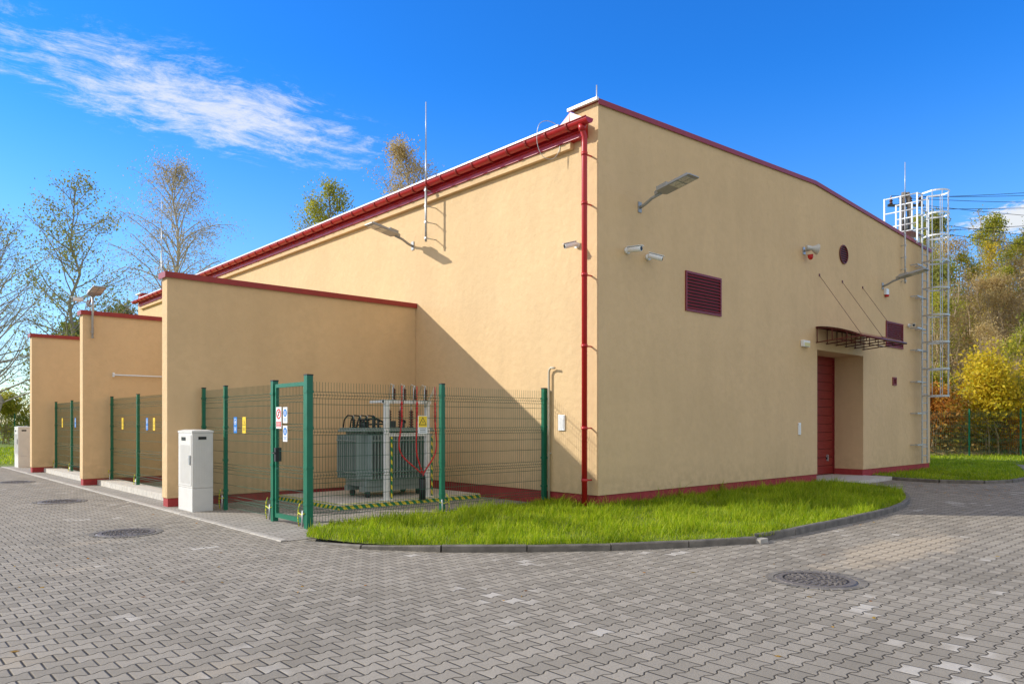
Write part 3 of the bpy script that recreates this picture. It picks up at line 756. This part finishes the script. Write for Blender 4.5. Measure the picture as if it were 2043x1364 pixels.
mb=MB(); mb.tube([(-1.80,fy-.15,.1),(-1.80,fy-.15,.50)],.065,M_black,12); mb.tube([(-1.80,fy-.15,.50),(-1.80,fy-.15,.60)],[.065,.04],M_black,12); build(mb,'cable_duct',fr)
mb=MB()
for k in range(3): mb.tube([(-1.7+.02*k,fy-.06,1.9),(-1.45,fy-.08,2.22+.05*k),(-1.38,fy-.06,2.1),(-1.40,fy-.06,1.6)],.009,M_braid,6)
build(mb,'earthing_cable',fr)

# conduit + boxes
o=thing('conduit_pipe',(-.05,1.22,.1),'thin pale steel conduit pipe with bent top against the wall','pipe')
mb=MB(); mb.tube([(-.05,1.22,.1),(-.05,1.22,2.55),(-.06,1.20,2.62),(-.08,1.14,2.66),(-.09,1.02,2.65)],.022,M_braid,8); build(mb,'pipe',o)
for z in (1.0,2.2): mb=MB(); mb.box(-.05,0.,1.20,1.24,z,z+.02,M_galv); build(mb,'bracket',o)
o=thing('conduit_pipe',(-4.4,12.2,2.83),'white horizontal rod on the partition wall','pipe')
mb=MB(); mb.tube([(-5.0,12.2,2.84),(-3.2,12.2,2.84)],.018,M_camw,8); build(mb,'rod',o)
for u in (-5.0,-3.4): mb=MB(); mb.box(u,u+.04,12.2,12.28,2.79,2.90,M_camw); build(mb,'bracket',o)
def wallbox(x,y,z,rot,w,h,label,m=M_camw):
    o=thing('junction_box',(0,0,0),label,'box'); mb=MB(); mb.box(-w/2,w/2,-.03,0,-h/2,h/2,m); build(mb,'housing',o,bevel=.008)
    mb=MB(); mb.box(-w*.35,w*.35,-.036,-.0305,-h*.35,h*.35,M_sw); build(mb,'cover',o); o.location=(x,y,z); o.rotation_euler=(0,0,rot)
wallbox(0,.91,1.60,H,.17,.30,'small white junction box on the sunlit wall')
wallbox(7.6,0,1.45,0,.12,.30,'small white box beside the recessed door')
o=thing('emergency_light',(7.86,0,3.6),'small white emergency light beside the door canopy','light'); mb=MB(); mb.box(7.69,8.03,-.09,0,3.52,3.68,M_camw); build(mb,'housing',o,bevel=.01)
mb=MB(); mb.box(7.72,8.0,-.098,-.091,3.535,3.62,mat('yellow_diffuser',(.65,.6,.3),.3)); build(mb,'diffuser',o)

# ------------------------------------------------------------------ wall lamps
def lamp(label):
    l=thing('wall_lamp',(0,0,0),label,'lamp','grey led lamps on brackets')
    mb=MB(); mb.box(-.05,.05,-.02,0,-.14,.06,M_lampg); mb.tube([(0,-.01,-.05),(0,-.14,-.01),(0,-.30,.07),(0,-.50,.12)],.03,M_lampg,10); build(mb,'bracket',l)
    mb=MB(); a=math.radians(11); dy=Vector((0,-math.cos(a),math.sin(a))); up=Vector((0,math.sin(a),math.cos(a))); c=Vector((0,-.40,.10))
    X=Vector((1,0,0))
    prof=[(0,.05,.07),(.10,.07,.08),(.13,.17,.085),(.36,.175,.085),(.38,.175,.05),(.84,.17,.035),(.86,.16,.02)]
    rings=[]
    for d,w,t in prof:
        p=c+dy*d; rings.append([p-X*w-up*.0,p+X*w-up*.0,p+X*w*.92+up*t,p-X*w*.92+up*t])
    for i in range(len(rings)-1):
        for k in range(4): mb.face([rings[i][k],rings[i][(k+1)%4],rings[i+1][(k+1)%4],rings[i+1][k]],M_lampg)
    mb.face(rings[0][::-1],M_lampg); mb.face(rings[-1],M_lampg)
    for i in range(5): mb.obox(c+dy*.60+X*(-.12+.06*i)+up*.052,X*.01,dy*.40,up*.03,M_lampg)
    build(mb,'lamp_head',l)
    mb=MB()
    for i in range(2):
        for j in range(2):
            mb.obox(c+dy*(.50+.20*i)+X*(-.078+.156*j)-up*.006,X*.135,dy*.17,up*.008,M_lens)
    build(mb,'lens',l)
    return l
L0=lamp('grey led lamp on bracket high on the shaded wall'); L0.location=(1.2,0,5.80)
clone(L0,(0,5.9,5.90),H,label='grey led lamp on bracket casting shadow on sunlit wall')
clone(L0,(12.75,0,5.70),0,label='grey led lamp on bracket above the door canopy')
clone(L0,(-5.47,12.62,4.72),0,.9,label='grey led lamp on pole fixed to partition wall')
o=thing('lamp_pole',(-5.47,12.21,3.75),'short galvanised pole fixed to partition wall','pole')
mb=MB(); mb.tube([(-5.47,12.21,3.75),(-5.47,12.21,4.60),(-5.47,12.20,4.80)],.028,M_galv,8)
mb.tube([(-5.47,12.21,4.55),(-5.60,12.28,4.66),(-5.72,12.36,4.70)],.015,M_galv,6); build(mb,'tube',o)
for z in (3.9,4.25): mb=MB(); mb.box(-5.50,-5.44,12.2,12.28,z,z+.03,M_galv); build(mb,'bracket',o)

def cam(d,loc,rot,label,sc=1.05):
    c=thing('security_camera',(0,0,0),label,'camera','white bullet security cameras')
    d=Vector(d).normalized(); mb=MB(); mb.tube([(0,0,0),(0,-.05,0)],.055,M_camw,14); mb.tube([(0,-.05,0),(0,-.11,0)],.022,M_camw,8); build(mb,'bracket',c)
    s=Vector((0,-.12,.0)); mb=MB(); mb.tube([s-d*.07,s-d*.06,s+d*.17,s+d*.18],[.035,.045,.045,.042],M_camw,14)
    sd=d.cross(Vector((0,0,1))).normalized(); up=sd.cross(d); mb.obox(s+d*.06+up*.05,d*.28,sd*.085,up*.008,M_camw); build(mb,'camera_body',c)
    mb=MB(); mb.tube([s+d*.18,s+d*.184],.034,M_black,14); build(mb,'lens',c)
    c.location=loc; c.rotation_euler=(0,0,rot); c.scale=(sc,)*3; return c
cam((-.35,-.9,-.28),(0,.50,4.92),H,'white bullet camera on the sunlit wall by the downpipe')
cam((.1,-.95,-.06),(.80,0,4.86),0,'white bullet camera with dark lens on shaded wall',1.15)
cam((.5,-.75,-.28),(1.44,0,4.83),0,'white bullet camera angled down on shaded wall',1.1)
cam((-.8,-.5,-.1),(14.75,0,4.66),0,'white bullet camera beside the small louver')
cam((-.9,-.3,-.1),(-5.74,12.44,4.72),0,'white bullet camera beside the pole lamp')
o=thing('siren_speaker',(7.9,0,5.93),'pale grey horn loudspeaker with small red strobe below','speaker')
mb=MB(); mb.tube([(7.85,0,5.95),(7.85,-.15,5.95)],.03,M_galv,8); mb.box(7.79,7.91,-.02,0,5.86,6.04,M_galv); build(mb,'bracket',o)
mb=MB(); d=Vector((.75,-.6,-.15)).normalized(); s=Vector((7.74,-.12,6.0)); mb.tube([s,s+d*.10,s+d*.16,s+d*.24,s+d*.30],[.06,.06,.055,.10,.14],M_horn,16,caps=False); mb.tube([s,s+d*.01],.06,M_horn,16); mb.tube([s+d*.16,s+d*.27],.035,M_horn,8); build(mb,'horn',o)
mb=MB(); mb.tube([(7.92,-.14,5.85),(7.94,-.14,5.77),(7.95,-.14,5.72)],[.07,.065,.03],M_sr,12); build(mb,'strobe_light',o)
o=thing('alarm_strobe',(12.95,0,5.45),'small white alarm sounder with red base','alarm')
mb=MB(); mb.box(12.86,13.06,-.08,0,5.42,5.60,M_camw); build(mb,'housing',o,bevel=.01); mb=MB(); mb.tube([(12.96,-.05,5.42),(12.96,-.05,5.36)],[.07,.05],M_sr,12); build(mb,'strobe_light',o)

# ------------------------------------------------------------------ masts, ladder, pole
def mast(x,y,z0,z1,dirn,label):
    o=thing('lightning_mast',(x,y,z0),label,'lightning rod','thin steel lightning masts')
    zm=z0+(z1-z0)*.42
    mb=MB(); mb.tube([(x,y,z0),(x,y,zm)],.028,M_galv,8); mb.tube([(x,y,zm-.1),(x,y,zm+(z1-zm)*.4)],.020,M_galv,8); mb.tube([(x,y,zm+(z1-zm)*.4),(x,y,z1)],[.015,.011],M_galv,6); build(mb,'rod',o)
    for k in range(4):
        z=z0+.08+k*(min(zm,z0+1.2)-z0-.1)/3; mb=MB(); mb.tube([(x,y,z),(x+dirn[0],y+dirn[1],z)],.012,M_galv,6); mb.box(x-.03,x+.03,y-.03,y+.03,z-.02,z+.02,M_galv); build(mb,'bracket',o)
mast(-.29,4.96,5.75,8.95,(.29,0),'thin steel lightning mast on brackets beside the gutter')
mast(14.17,-.12,5.9,9.65,(0,.12),'thin steel lightning mast on brackets by the ladder')
mast(-.2,24.,7.1,11.2,(.2,0),'thin steel lightning mast at far end of the roof')
LS=-.36
lad=thing('roof_ladder',(15.5,-.2,.3),'galvanised steel roof ladder with safety cage on end wall','ladder')
ra,rb,yv=15.72+LS,16.17+LS,-.2
for u in (ra,rb): mb=MB(); mb.box(u-.025,u+.025,yv-.02,yv+.02,.32,8.9,M_galv); build(mb,'rail',lad)
z=.55
while z<8.6: mb=MB(); mb.tube([(ra,yv,z),(rb,yv,z)],.014,M_galv,6); build(mb,'rung',lad); z+=.28
for z in (.9,1.9,2.9,3.9,4.6,5.6,6.6):
    mb=MB()
    for u in (ra,rb): mb.box(u-.02,u+.02,yv,0.,z-.02,z+.02,M_galv)
    mb.box(ra-.42,ra,yv-.012,yv+.012,z-.022,z+.022,M_galv); mb.box(ra,rb,yv+.02,yv+.03,z-.018,z+.018,M_galv)
    mb.box(ra-.42,ra-.39,yv,0.,z-.018,z+.018,M_galv)
    build(mb,'wall_anchor',lad)
mb=MB(); cx,cr=15.945+LS,.37
def hoop(z,m=M_alu):
    pts=[(ra,yv,z)]+[(cx+cr*math.cos(a),yv-.34-cr*math.sin(a),z) for a in np.linspace(math.pi,0,11)]+[(rb,yv,z)]
    for i in range(len(pts)-1):
        a=Vector(pts[i]);b=Vector(pts[i+1]); d=b-a; n_=Vector((-d.y,d.x,0)).normalized()
        mb.obox((a+b)/2,d*1.03,n_*.008,Vector((0,0,.05)),m)
zs=[2.45,3.3,4.15,5.0,5.85,6.7,7.5,8.2,8.9]
for z in zs: hoop(z,M_galv if z<7 else M_alu)
for a in np.linspace(math.pi,0,5): 
    x,y=cx+(cr-.01)*math.cos(a),yv-.34-(cr-.01)*math.sin(a); mb.box(x-.018,x+.018,y-.006,y+.006,2.42,8.93,M_galv)
build(mb,'safety_cage',lad)
for u,rr_ in ((15.45+LS,ra),(16.42+LS,rb)):
    mb=MB()
    for y in (-.15,.35,.85): mb.box(u-.022,u+.022,y-.022,y+.022,7.35 if y>0 else 7.3,8.9,M_alu)
    for z in (7.95,8.4,8.88): mb.tube([(u,-.17,z),(u,.87,z)],.021,M_alu,6)
    mb.tube([(u,-.15,8.88),(rr_,yv,8.88)],.021,M_alu,6); build(mb,'handrail',lad)
mb=MB(); mb.box(15.4+LS,16.45+LS,.0,.9,7.72,7.75,M_galv); build(mb,'landing',lad)
# utility pole
px,py=site(24.3,46.)
up=thing('utility_pole',(px,py,0),'weathered a-frame power pole with insulators and wires','pole')
ax=Vector((.7409,-.6719,0)); P=Vector((px,py,0))
for s_ in (-1,1): mb=MB(); mb.tube([P+ax*1.4*s_,P+ax*.12*s_+Vector((0,0,15.8))],[.2,.13],M_pole,10); build(mb,'pole',up)
for z,l_ in ((15.0,2.2),(13.2,1.8)): mb=MB(); mb.obox(P+Vector((0,0,z)),ax*l_,Vector((.67,.74,0))*.12,Vector((0,0,.14)),M_trafod); build(mb,'crossarm',up)
for k in (-.9,-.3,.3,.9): mb=MB(); insul(mb,*(P+ax*k+Vector((0,0,15.07))),.45,.12,M_ins,3); build(mb,'insulator',up)
mb=MB(); mb.box(px-.2,px+.2,py-.2,py+.2,13.5,14.2,M_trafod); build(mb,'switch_box',up)
for k,(z0,XX,YY,z1) in enumerate(((15.6,60,58,21.5),(15.5,60,54,19.0),(15.2,60,50,15.2),(14.8,58,46,17.4),(13.6,58,42,10.0),(13.4,56,38,15.6),(15.5,60,48,20.0),(14.0,58,44,11.6))):
    e_=Vector((*site(XX,YY),z1)); a=P+ax*(-.9+.26*k)+Vector((0,0,z0)); mb=MB()
    mb.tube([a.lerp(e_,t)-Vector((0,0,1.3*4*t*(1-t)*.6)) for t in np.linspace(0,1,14)],.016,M_black,4,caps=False); build(mb,'wire',up)

# ------------------------------------------------------------------ manholes
def manhole():
    o=thing('manhole_cover',(0,0,0),'round cast iron manhole cover set in the pavers','manhole','round manhole covers in the paving')
    mb=MB(); N=40
    def ring(r0,r1,z,m,z2=None):
        for i in range(N):
            a,b=2*math.pi*i/N,2*math.pi*(i+1)/N
            mb.face([(r0*math.cos(a),r0*math.sin(a),z),(r1*math.cos(a),r1*math.sin(a),z if z2 is None else z2),(r1*math.cos(b),r1*math.sin(b),z if z2 is None else z2),(r0*math.cos(b),r0*math.sin(b),z)],m)
    ring(.36,.43,.016,M_iron); ring(.43,.45,.016,M_iron,.004); ring(.335,.36,.010,M_black); ring(.36,.361,.016,M_iron,.009); build(mb,'frame',o)
    mb=MB(); mb.face([(.336*math.cos(a),.336*math.sin(a),.010) for a in np.linspace(0,2*math.pi,N,endpoint=False)],M_iron)
    for r_ in (.06,.13,.20,.27,.318):
        k=int(r_*75)
        for i in range(k):
            a=2*math.pi*(i+r_*9)/k; c_,s_=math.cos(a),math.sin(a)
            mb.obox((r_*c_,r_*s_,.014),(.045*c_,.045*s_,0) if r_<.3 else (.025*c_,.025*s_,0),(-.034*s_,.034*c_,0),(0,0,.010),M_iron)
    build(mb,'cover',o)
    mb=MB()
    for i in range(30):
        a=2*math.pi*i/30; c_,s_=math.cos(a),math.sin(a); mb.obox((.505*c_,.505*s_,.006),(.09*c_,.09*s_,0),(-.09*s_,.09*c_,0),(0,0,.012),M_kerb)
    build(mb,'stone_ring',o,bevel=.003)
    return o
m0=manhole(); m0.location=(-2.93,-5.48,0); m0.scale=(.88,.88,1)
for l in ((-7.19,2.74,0),(-6.95,8.3,0),(-6.75,14.8,0)): clone(m0,l,R.random()*3,(.88,.88,1))

# ------------------------------------------------------------------ hill
def hz(X,Y):
    a=max(0,min(1,(X-8)/14.)); a=a*a*(3-2*a); b=max(0,Y-37.5)
    return a*min(12.5,b*.46)+ (a*.5*math.sin(X*.7)*math.sin(Y*.5) if b>2 else 0)
mb=MB(); xs=np.linspace(6,110,45); ysv=np.linspace(36.5,120,34)
for i in range(len(xs)-1):
    for j in range(len(ysv)-1):
        q=[(xs[i],ysv[j]),(xs[i+1],ysv[j]),(xs[i+1],ysv[j+1]),(xs[i],ysv[j+1])]
        mb.face([(*site(*p),hz(*p)+.01) for p in q],M_hill,True)
o=build(mb,'hill'); o['kind']='structure'

# ------------------------------------------------------------------ trees
def leafmesh(name,C,size,m):
    C=np.asarray(C); n=len(C)
    a=NP.normal(size=(n,3)); a/=np.linalg.norm(a,axis=1)[:,None]
    b=np.cross(a,NP.normal(size=(n,3))); b/=np.linalg.norm(b,axis=1)[:,None]
    s=(size*NP.uniform(.6,1.3,n))[:,None]
    V=np.stack([C-a*s*.6,C-b*s*.35,C+a*s*.6,C+b*s*.35],1).reshape(-1,3); k=np.arange(n)*4
    return np_mesh(name,V,np.c_[k,k+1,k+2,k+3].tolist(),[m])
def make_tree(seed,h,w,cb,bark,leaf,nleaf,lsize,nb=40,droop=0.,name='tree',stems=1,sig=.22,label='',cat='tree',lean=0.,elev=(30,60),clump=1.):
    rr=random.Random(seed); t=thing(name,(0,0,0),label,cat); mb=MB(); tips=[]
    for s_ in range(stems):
        off=Vector((rr.uniform(-.3,.3)*(stems>1),rr.uniform(-.3,.3)*(stems>1),0)); ln=Vector((rr.uniform(-1,1),rr.uniform(-1,1),0))*(.10*h if stems>1 else .04*h)
        hh=h*rr.uniform(.8,1.) if stems>1 else h
        tr_=[off+ln*(k/9.)**1.5+Vector((rr.gauss(0,.012)*h*(k>0),rr.gauss(0,.012)*h*(k>0),hh*k/9.)) for k in range(10)]
        r0=h*(.011 if stems==1 else .007); mb.tube(tr_,[r0*(1-.93*k/9.)+.008 for k in range(10)],bark,7,caps=False)
        n_=max(6,nb//stems)
        for k in range(n_):
            tt=(k+rr.random())/n_; f=cb+(1-cb)*tt*.97; i=min(8,int(f*9)); p=tr_[i].lerp(tr_[i+1],f*9-i)
            az=k*2.4+rr.uniform(-.5,.5); prof=min(1.,.45+tt*2.2)*(1-tt)**.55+.08
            Lb=w/2*prof*rr.uniform(.65,1.2); el=math.radians(rr.uniform(*elev)+20*tt)
            d=Vector((math.cos(az)*math.cos(el),math.sin(az)*math.cos(el),math.sin(el)))
            pts=[p]; q=p.copy(); dd=d.copy()
            for m_ in range(4):
                dd=(dd+Vector((rr.gauss(0,.12),rr.gauss(0,.12),rr.gauss(0,.1)-droop*.25*m_+.05))).normalized(); q=q+dd*Lb*.3; pts.append(q.copy())
            rb_=max(.012,r0*.34*(1-.6*tt)); mb.tube(pts,[rb_*(1-.8*j/4.)+.004 for j in range(5)],bark,4,caps=False)
            for m_ in range(7):
                fr_=.25+.75*(m_+rr.random())/7; ii=min(3,int(fr_*4)); b=pts[ii].lerp(pts[ii+1],min(1,fr_*4-ii))
                sd=(dd*.6+Vector((rr.gauss(0,.6),rr.gauss(0,.6),rr.gauss(0,.45)-droop*.5))).normalized(); Ls=Lb*.42*(1.15-.5*fr_)
                e1=b+sd*Ls*.5; sd2=(sd+Vector((rr.gauss(0,.2),rr.gauss(0,.2),-droop*.6+.05))).normalized(); e2=e1+sd2*Ls*.5
                mb.tube([b,e1,e2],[rb_*.30+.003,rb_*.18+.003,.003],bark,3,caps=False)
                for _ in range(3):
                    c0_=e1.lerp(e2,rr.random()); td=(sd2+Vector((rr.gauss(0,.6),rr.gauss(0,.6),rr.gauss(0,.5)-droop))).normalized(); c1_=c0_+td*Ls*.45
                    mb.tube([c0_,c1_],[.005,.0025],bark,3,caps=False); tips+= [c0_,c0_.lerp(c1_,.5),c1_,e2]
    build(mb,'trunk',t)
    T_=np.array([tuple(p) for p in tips])
    wgt=np.exp(clump*(1.1*np.sin(T_[:,0]*1.7+T_[:,2]*1.1)+.9*np.sin(T_[:,1]*1.9-T_[:,2]*1.4))); wgt/=wgt.sum(); idx=NP.choice(len(T_),int(nleaf),p=wgt)
    C_=T_[idx]+NP.normal(0,sig,(int(nleaf),3))
    me=leafmesh('crown',C_,lsize,leaf); o=bpy.data.objects.new('crown',me); COL.objects.link(o); o.parent=t
    return t
def put(t,X,Y,z=0,rot=0,scale=1):
    x,y=site(X,Y); t.location=(x,y,z); t.rotation_euler=(0,0,rot); t.scale=(scale,)*3 if isinstance(scale,(int,float)) else scale
put(make_tree(11,16.0,8.6,.28,M_bark,L_olive,7500,.12,nb=46,label='tall broad branching tree with thin olive leaves behind the walls',elev=(12,50),name='tree',clump=.8,sig=.3),-27.0,45)
put(make_tree(12,18.8,9.6,.22,M_birch,L_tan,18000,.09,nb=80,droop=.5,label='slender birch with drooping twigs and fading tan leaves',name='birch_tree',elev=(30,60),clump=.3,sig=.34),-23.0,50)
put(make_tree(13,20.8,6.6,.5,M_bark,L_green,8000,.16,nb=42,label='tree top with green and yellow leaves above the roof',clump=.6,sig=.3),-14.6,60,rot=1)
put(make_tree(14,23.2,7.4,.5,M_birch,L_birch,11000,.13,nb=52,label='tree top with pale orange leaves above the roof',name='birch_tree',clump=.4,sig=.35),-8.2,60,rot=2)
t=make_tree(15,12.5,9,.2,M_bark,L_olive,900,.12,nb=42,label='almost bare grey tree with spreading branches',elev=(10,50)); put(t,-27.5,39,rot=.5)
clone(t,(*site(-33.5,46),0),2.1,1.15,label='bare spreading tree at the lawn edge'); clone(t,(*site(-40,58),0),4.1,1.3,label='bare spreading tree beyond the boundary fence')
t=make_tree(16,8.8,6.5,.12,M_bark,L_dark,6000,.18,nb=44,label='dense dark green tree behind the walls',sig=.35); put(t,-25.5,49,rot=0)
clone(t,(*site(-30.5,52),0),1.7,(1.1,1.1,.95)); clone(t,(*site(-21.5,47),0),3.7,.85); clone(t,(*site(-44,70),0),2.7,1.)
sh=make_tree(21,4.8,4.4,.06,M_brush,L_yel,8500,.15,nb=60,stems=6,name='shrub',label='yellow and orange autumn shrub behind the fence',cat='shrub',sig=.3)
put(sh,23.9,37.0,scale=1.05)
sh2=make_tree(22,3.2,3.4,.06,M_brush,L_org,3800,.15,nb=48,stems=6,name='shrub',label='low orange-red autumn shrub behind the fence',cat='shrub',sig=.25)
put(sh2,21.1,37.4)
sh3=make_tree(23,3.6,4.0,.06,M_brush,L_green,5200,.15,nb=48,stems=6,name='shrub',label='green and yellow bush behind the fence',cat='shrub',sig=.28)
put(sh3,25.9,38.2)
for s in (sh,sh2,sh3): s['group']='autumn shrubs along the fence'
for s,X,Y,r,k in ((sh2,24.6,36.6,2,.55),(sh,27.3,38,1.2,.95),(sh3,21.9,39.4,2.2,.9),(sh2,29,38,3,1.),(sh,32,38.5,4,1.),(sh3,35,38.6,5,1.1),(sh3,-38,56,1,1.),(sh,-35.2,57,2,.9),(sh2,-47,60,2,.9),(sh3,20.2,39,4,.8)):
    clone(s,(*site(X,Y),hz(X,Y) if X>0 else 0),r,k)
kinds_=[make_tree(31,8.5,4.2,.15,M_brush,L_olive,2100,.15,nb=36,stems=2,name='hillside_tree',label='slender tree with olive leaves on the hillside',sig=.25),
 make_tree(32,9.5,4.0,.18,M_brush,L_green,2500,.15,nb=36,stems=2,name='hillside_tree',label='slender green and yellow tree on the hillside',sig=.25),
 make_tree(33,8.0,4.4,.12,M_brush,L_birch,1500,.13,nb=44,stems=3,name='hillside_tree',label='nearly bare brown thicket tree on the hillside',sig=.25),
 make_tree(34,7.5,4.2,.12,M_brush,L_yel,1900,.14,nb=34,stems=3,name='hillside_tree',label='golden leaved young tree on the hillside',sig=.25)]
rr=random.Random(3); first=[True]*4
for i in range(66):
    Y=39.5+ (i/66.)*26+rr.uniform(-.8,.8); tt=rr.uniform(.535,.80); X=tt*Y; z=hz(X,Y)-.2
    k=rr.choices([0,1,2,3],[3,4,7,2.5])[0] if Y<54 else rr.choices([0,1,2,3],[3,7,2.5,2.5])[0]
    sc=rr.uniform(.65,1.05)*(.75 if Y<46 else 1.)
    if first[k]: put(kinds_[k],X,Y,z,rr.random()*6,sc); first[k]=False; kinds_[k]['group']='young trees on the autumn hillside'
    else: clone(kinds_[k],(*site(X,Y),z),rr.random()*6,sc)['group']='young trees on the autumn hillside'
n=42000; Y=NP.uniform(36.6,66,n); X=NP.uniform(.50,.85,n)*Y; pts=np.zeros((n,3))
for i in range(n):
    x,y=site(X[i],Y[i]); pts[i]=(x,y,hz(X[i],Y[i])+abs(NP.normal(0,.55)))
me=leafmesh('undergrowth',pts,.18,leafmat('undergrowth_leaves',[(.28,.30,.05),(.44,.34,.11),(.40,.28,.14),(.56,.46,.12),(.48,.22,.08)]))
o=bpy.data.objects.new('undergrowth',me); COL.objects.link(o); o['kind']='stuff'; o['label']='brown and olive brambles covering the hillside'; o['category']='undergrowth'
n=26000; an=NP.uniform(-1.3,1.3,n); rad=NP.uniform(150,175,n); X=np.sin(an)*rad; Y=np.cos(an)*rad
hh=(4+3*np.sin(an*23)+2*np.sin(an*57+1))*NP.random(n)**.7+.3; pts=np.zeros((n,3))
for i in range(n): pts[i]=(*site(X[i],Y[i]),hh[i]*1.0)
me=leafmesh('distant_woodland',pts,1.5,leafmat('distant_leaves',[(.14,.17,.10),(.20,.20,.11),(.24,.21,.13)]))
o=bpy.data.objects.new('distant_woodland',me); COL.objects.link(o); o['kind']='stuff'; o['label']='hazy line of distant trees on the horizon'; o['category']='woodland'
n=420; C_=np.zeros((n,3)); 
for i in range(n):
    if i<300: X_,Y_=R.uniform(9.5,14),R.uniform(15,23)
    else: X_,Y_=R.uniform(-9,9),R.uniform(5,14)
    C_[i]=(*site(X_,Y_),.014)
me=leafmesh('fallen_leaves',C_,.05,L_org); 
for v in me.vertices: v.co.z=max(.006,.008+(v.co.z-.014)*.25)
o=bpy.data.objects.new('fallen_leaves',me); COL.objects.link(o); o['kind']='stuff'; o['label']='small fallen autumn leaves scattered on the pavers'; o['category']='leaves'

# ------------------------------------------------------------------ world, sun, camera
sunv=Vector((-1.12,1.26,.86)).normalized()
el=math.asin(sunv.z); az=math.atan2(sunv.x,sunv.y)
w=bpy.data.worlds.new('World'); scene.world=w; w.use_nodes=True; t=w.node_tree; g=NG(t)
bg=t.nodes['Background']; sky=t.nodes.new('ShaderNodeTexSky'); sky.sky_type='NISHITA'; sky.sun_disc=False
sky.sun_elevation=el; sky.sun_rotation=az%(2*math.pi); sky.air_density=1.; sky.dust_density=.3; sky.ozone_density=2.5; sky.altitude=300
dirv=t.nodes.new('ShaderNodeTexCoord').outputs['Generated']; X,Y,Z=g.sep(dirv); Zc=g.m('MAXIMUM',Z,.03)
hs=t.nodes.new('ShaderNodeHueSaturation'); hs.inputs['Saturation'].default_value=1.2
t.links.new(g.ss(Z,-.02,.42,1.3,2.6),hs.inputs['Value'])
t.links.new(sky.outputs[0],hs.inputs['Color'])
tint=g.mix(g.ss(Z,.0,.44),(.78,.87,.98),(.12,.44,.76))
skyc=g.mix(1.,hs.outputs[0],tint,'MULTIPLY')
pu=g.m('DIVIDE',X,Zc); pv=g.m('DIVIDE',Y,Zc)
def blob(cu,cv,ang,la,lb):
    a=g.m('SUBTRACT',pu,cu); b=g.m('SUBTRACT',pv,cv); c,s=math.cos(ang),math.sin(ang)
    p=g.m('DIVIDE',g.m('ADD',g.m('MULTIPLY',a,c),g.m('MULTIPLY',b,s)),la); q=g.m('DIVIDE',g.m('SUBTRACT',g.m('MULTIPLY',b,c),g.m('MULTIPLY',a,s)),lb)
    r=g.m('SQRT',g.m('ADD',g.m('MULTIPLY',p,p),g.m('MULTIPLY',q,q)))
    return g.m('SUBTRACT',1.,g.m('MINIMUM',r,1.))
pvec=g.comb(pu,pv,0.)
warp=t.nodes.new('ShaderNodeTexNoise'); warp.inputs['Scale'].default_value=2.5; t.links.new(pvec,warp.inputs['Vector'])
wv=t.nodes.new('ShaderNodeVectorMath'); wv.operation='MULTIPLY_ADD'; t.links.new(warp.outputs['Color'],wv.inputs[0]); wv.inputs[1].default_value=(.25,.25,0); t.links.new(pvec,wv.inputs[2])
rot=t.nodes.new('ShaderNodeMapping'); rot.inputs['Rotation'].default_value=(0,0,math.radians(25)); rot.inputs['Scale'].default_value=(1.8,5.,1); t.links.new(wv.outputs[0],rot.inputs[0])
fib=g.noise(rot.outputs[0],2.2,12,.74); puff=g.noise(wv.outputs[0],10.,10,.74)
f=g.m('ADD',g.m('MULTIPLY',fib,.45),g.m('MULTIPLY',puff,.55))
m1=g.m('MAXIMUM',blob(.88,2.42,math.radians(8),.88,.46),g.m('MULTIPLY',blob(.15,2.3,math.radians(0),.45,.3),.6))
c1=g.ss(g.m('ADD',f,g.m('MULTIPLY',m1,.30)),.555,.84); c1=g.m('MULTIPLY',c1,g.ss(m1,0.,.3))
m2=blob(4.35,.95,0.,.45,.4); c2=g.m('MULTIPLY',g.ss(g.m('ADD',puff,g.m('MULTIPLY',m2,.5)),.55,.75),g.ss(m2,0.,.2))
cl=g.m('MAXIMUM',g.m('MULTIPLY',c1,.88),c2)
c=g.mix(cl,skyc,(6.0,6.3,6.7))
# unseen broken cloud added behind the camera and overhead as fill for shaded walls
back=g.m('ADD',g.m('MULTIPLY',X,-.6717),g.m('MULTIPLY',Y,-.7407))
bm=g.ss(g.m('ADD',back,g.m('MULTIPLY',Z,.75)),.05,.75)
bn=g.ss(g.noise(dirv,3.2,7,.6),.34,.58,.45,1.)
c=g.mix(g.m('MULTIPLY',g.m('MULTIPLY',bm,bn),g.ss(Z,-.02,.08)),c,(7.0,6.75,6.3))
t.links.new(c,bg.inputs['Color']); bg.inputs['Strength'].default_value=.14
sd=bpy.data.lights.new('sun','SUN'); sd.energy=5.; sd.angle=math.radians(.5); sd.color=(1.,.94,.83)
so=bpy.data.objects.new('sun',sd); COL.objects.link(so); so.rotation_euler=(-sunv).to_track_quat('-Z','Y').to_euler(); so.location=(-20,20,30)
cd=bpy.data.cameras.new('camera'); cd.sensor_width=36; cd.lens=1486/2043*36; cd.shift_y=161/2043; cd.clip_end=3000; cd.clip_start=.1
co=bpy.data.objects.new('camera',cd); COL.objects.link(co); co.location=(-10.301,-9.016,1.6); co.rotation_euler=(math.pi/2,0,-math.atan2(.6717,.7407)); scene.camera=co
scene.view_settings.view_transform='Standard'; scene.view_settings.look='None'; scene.view_settings.exposure=0
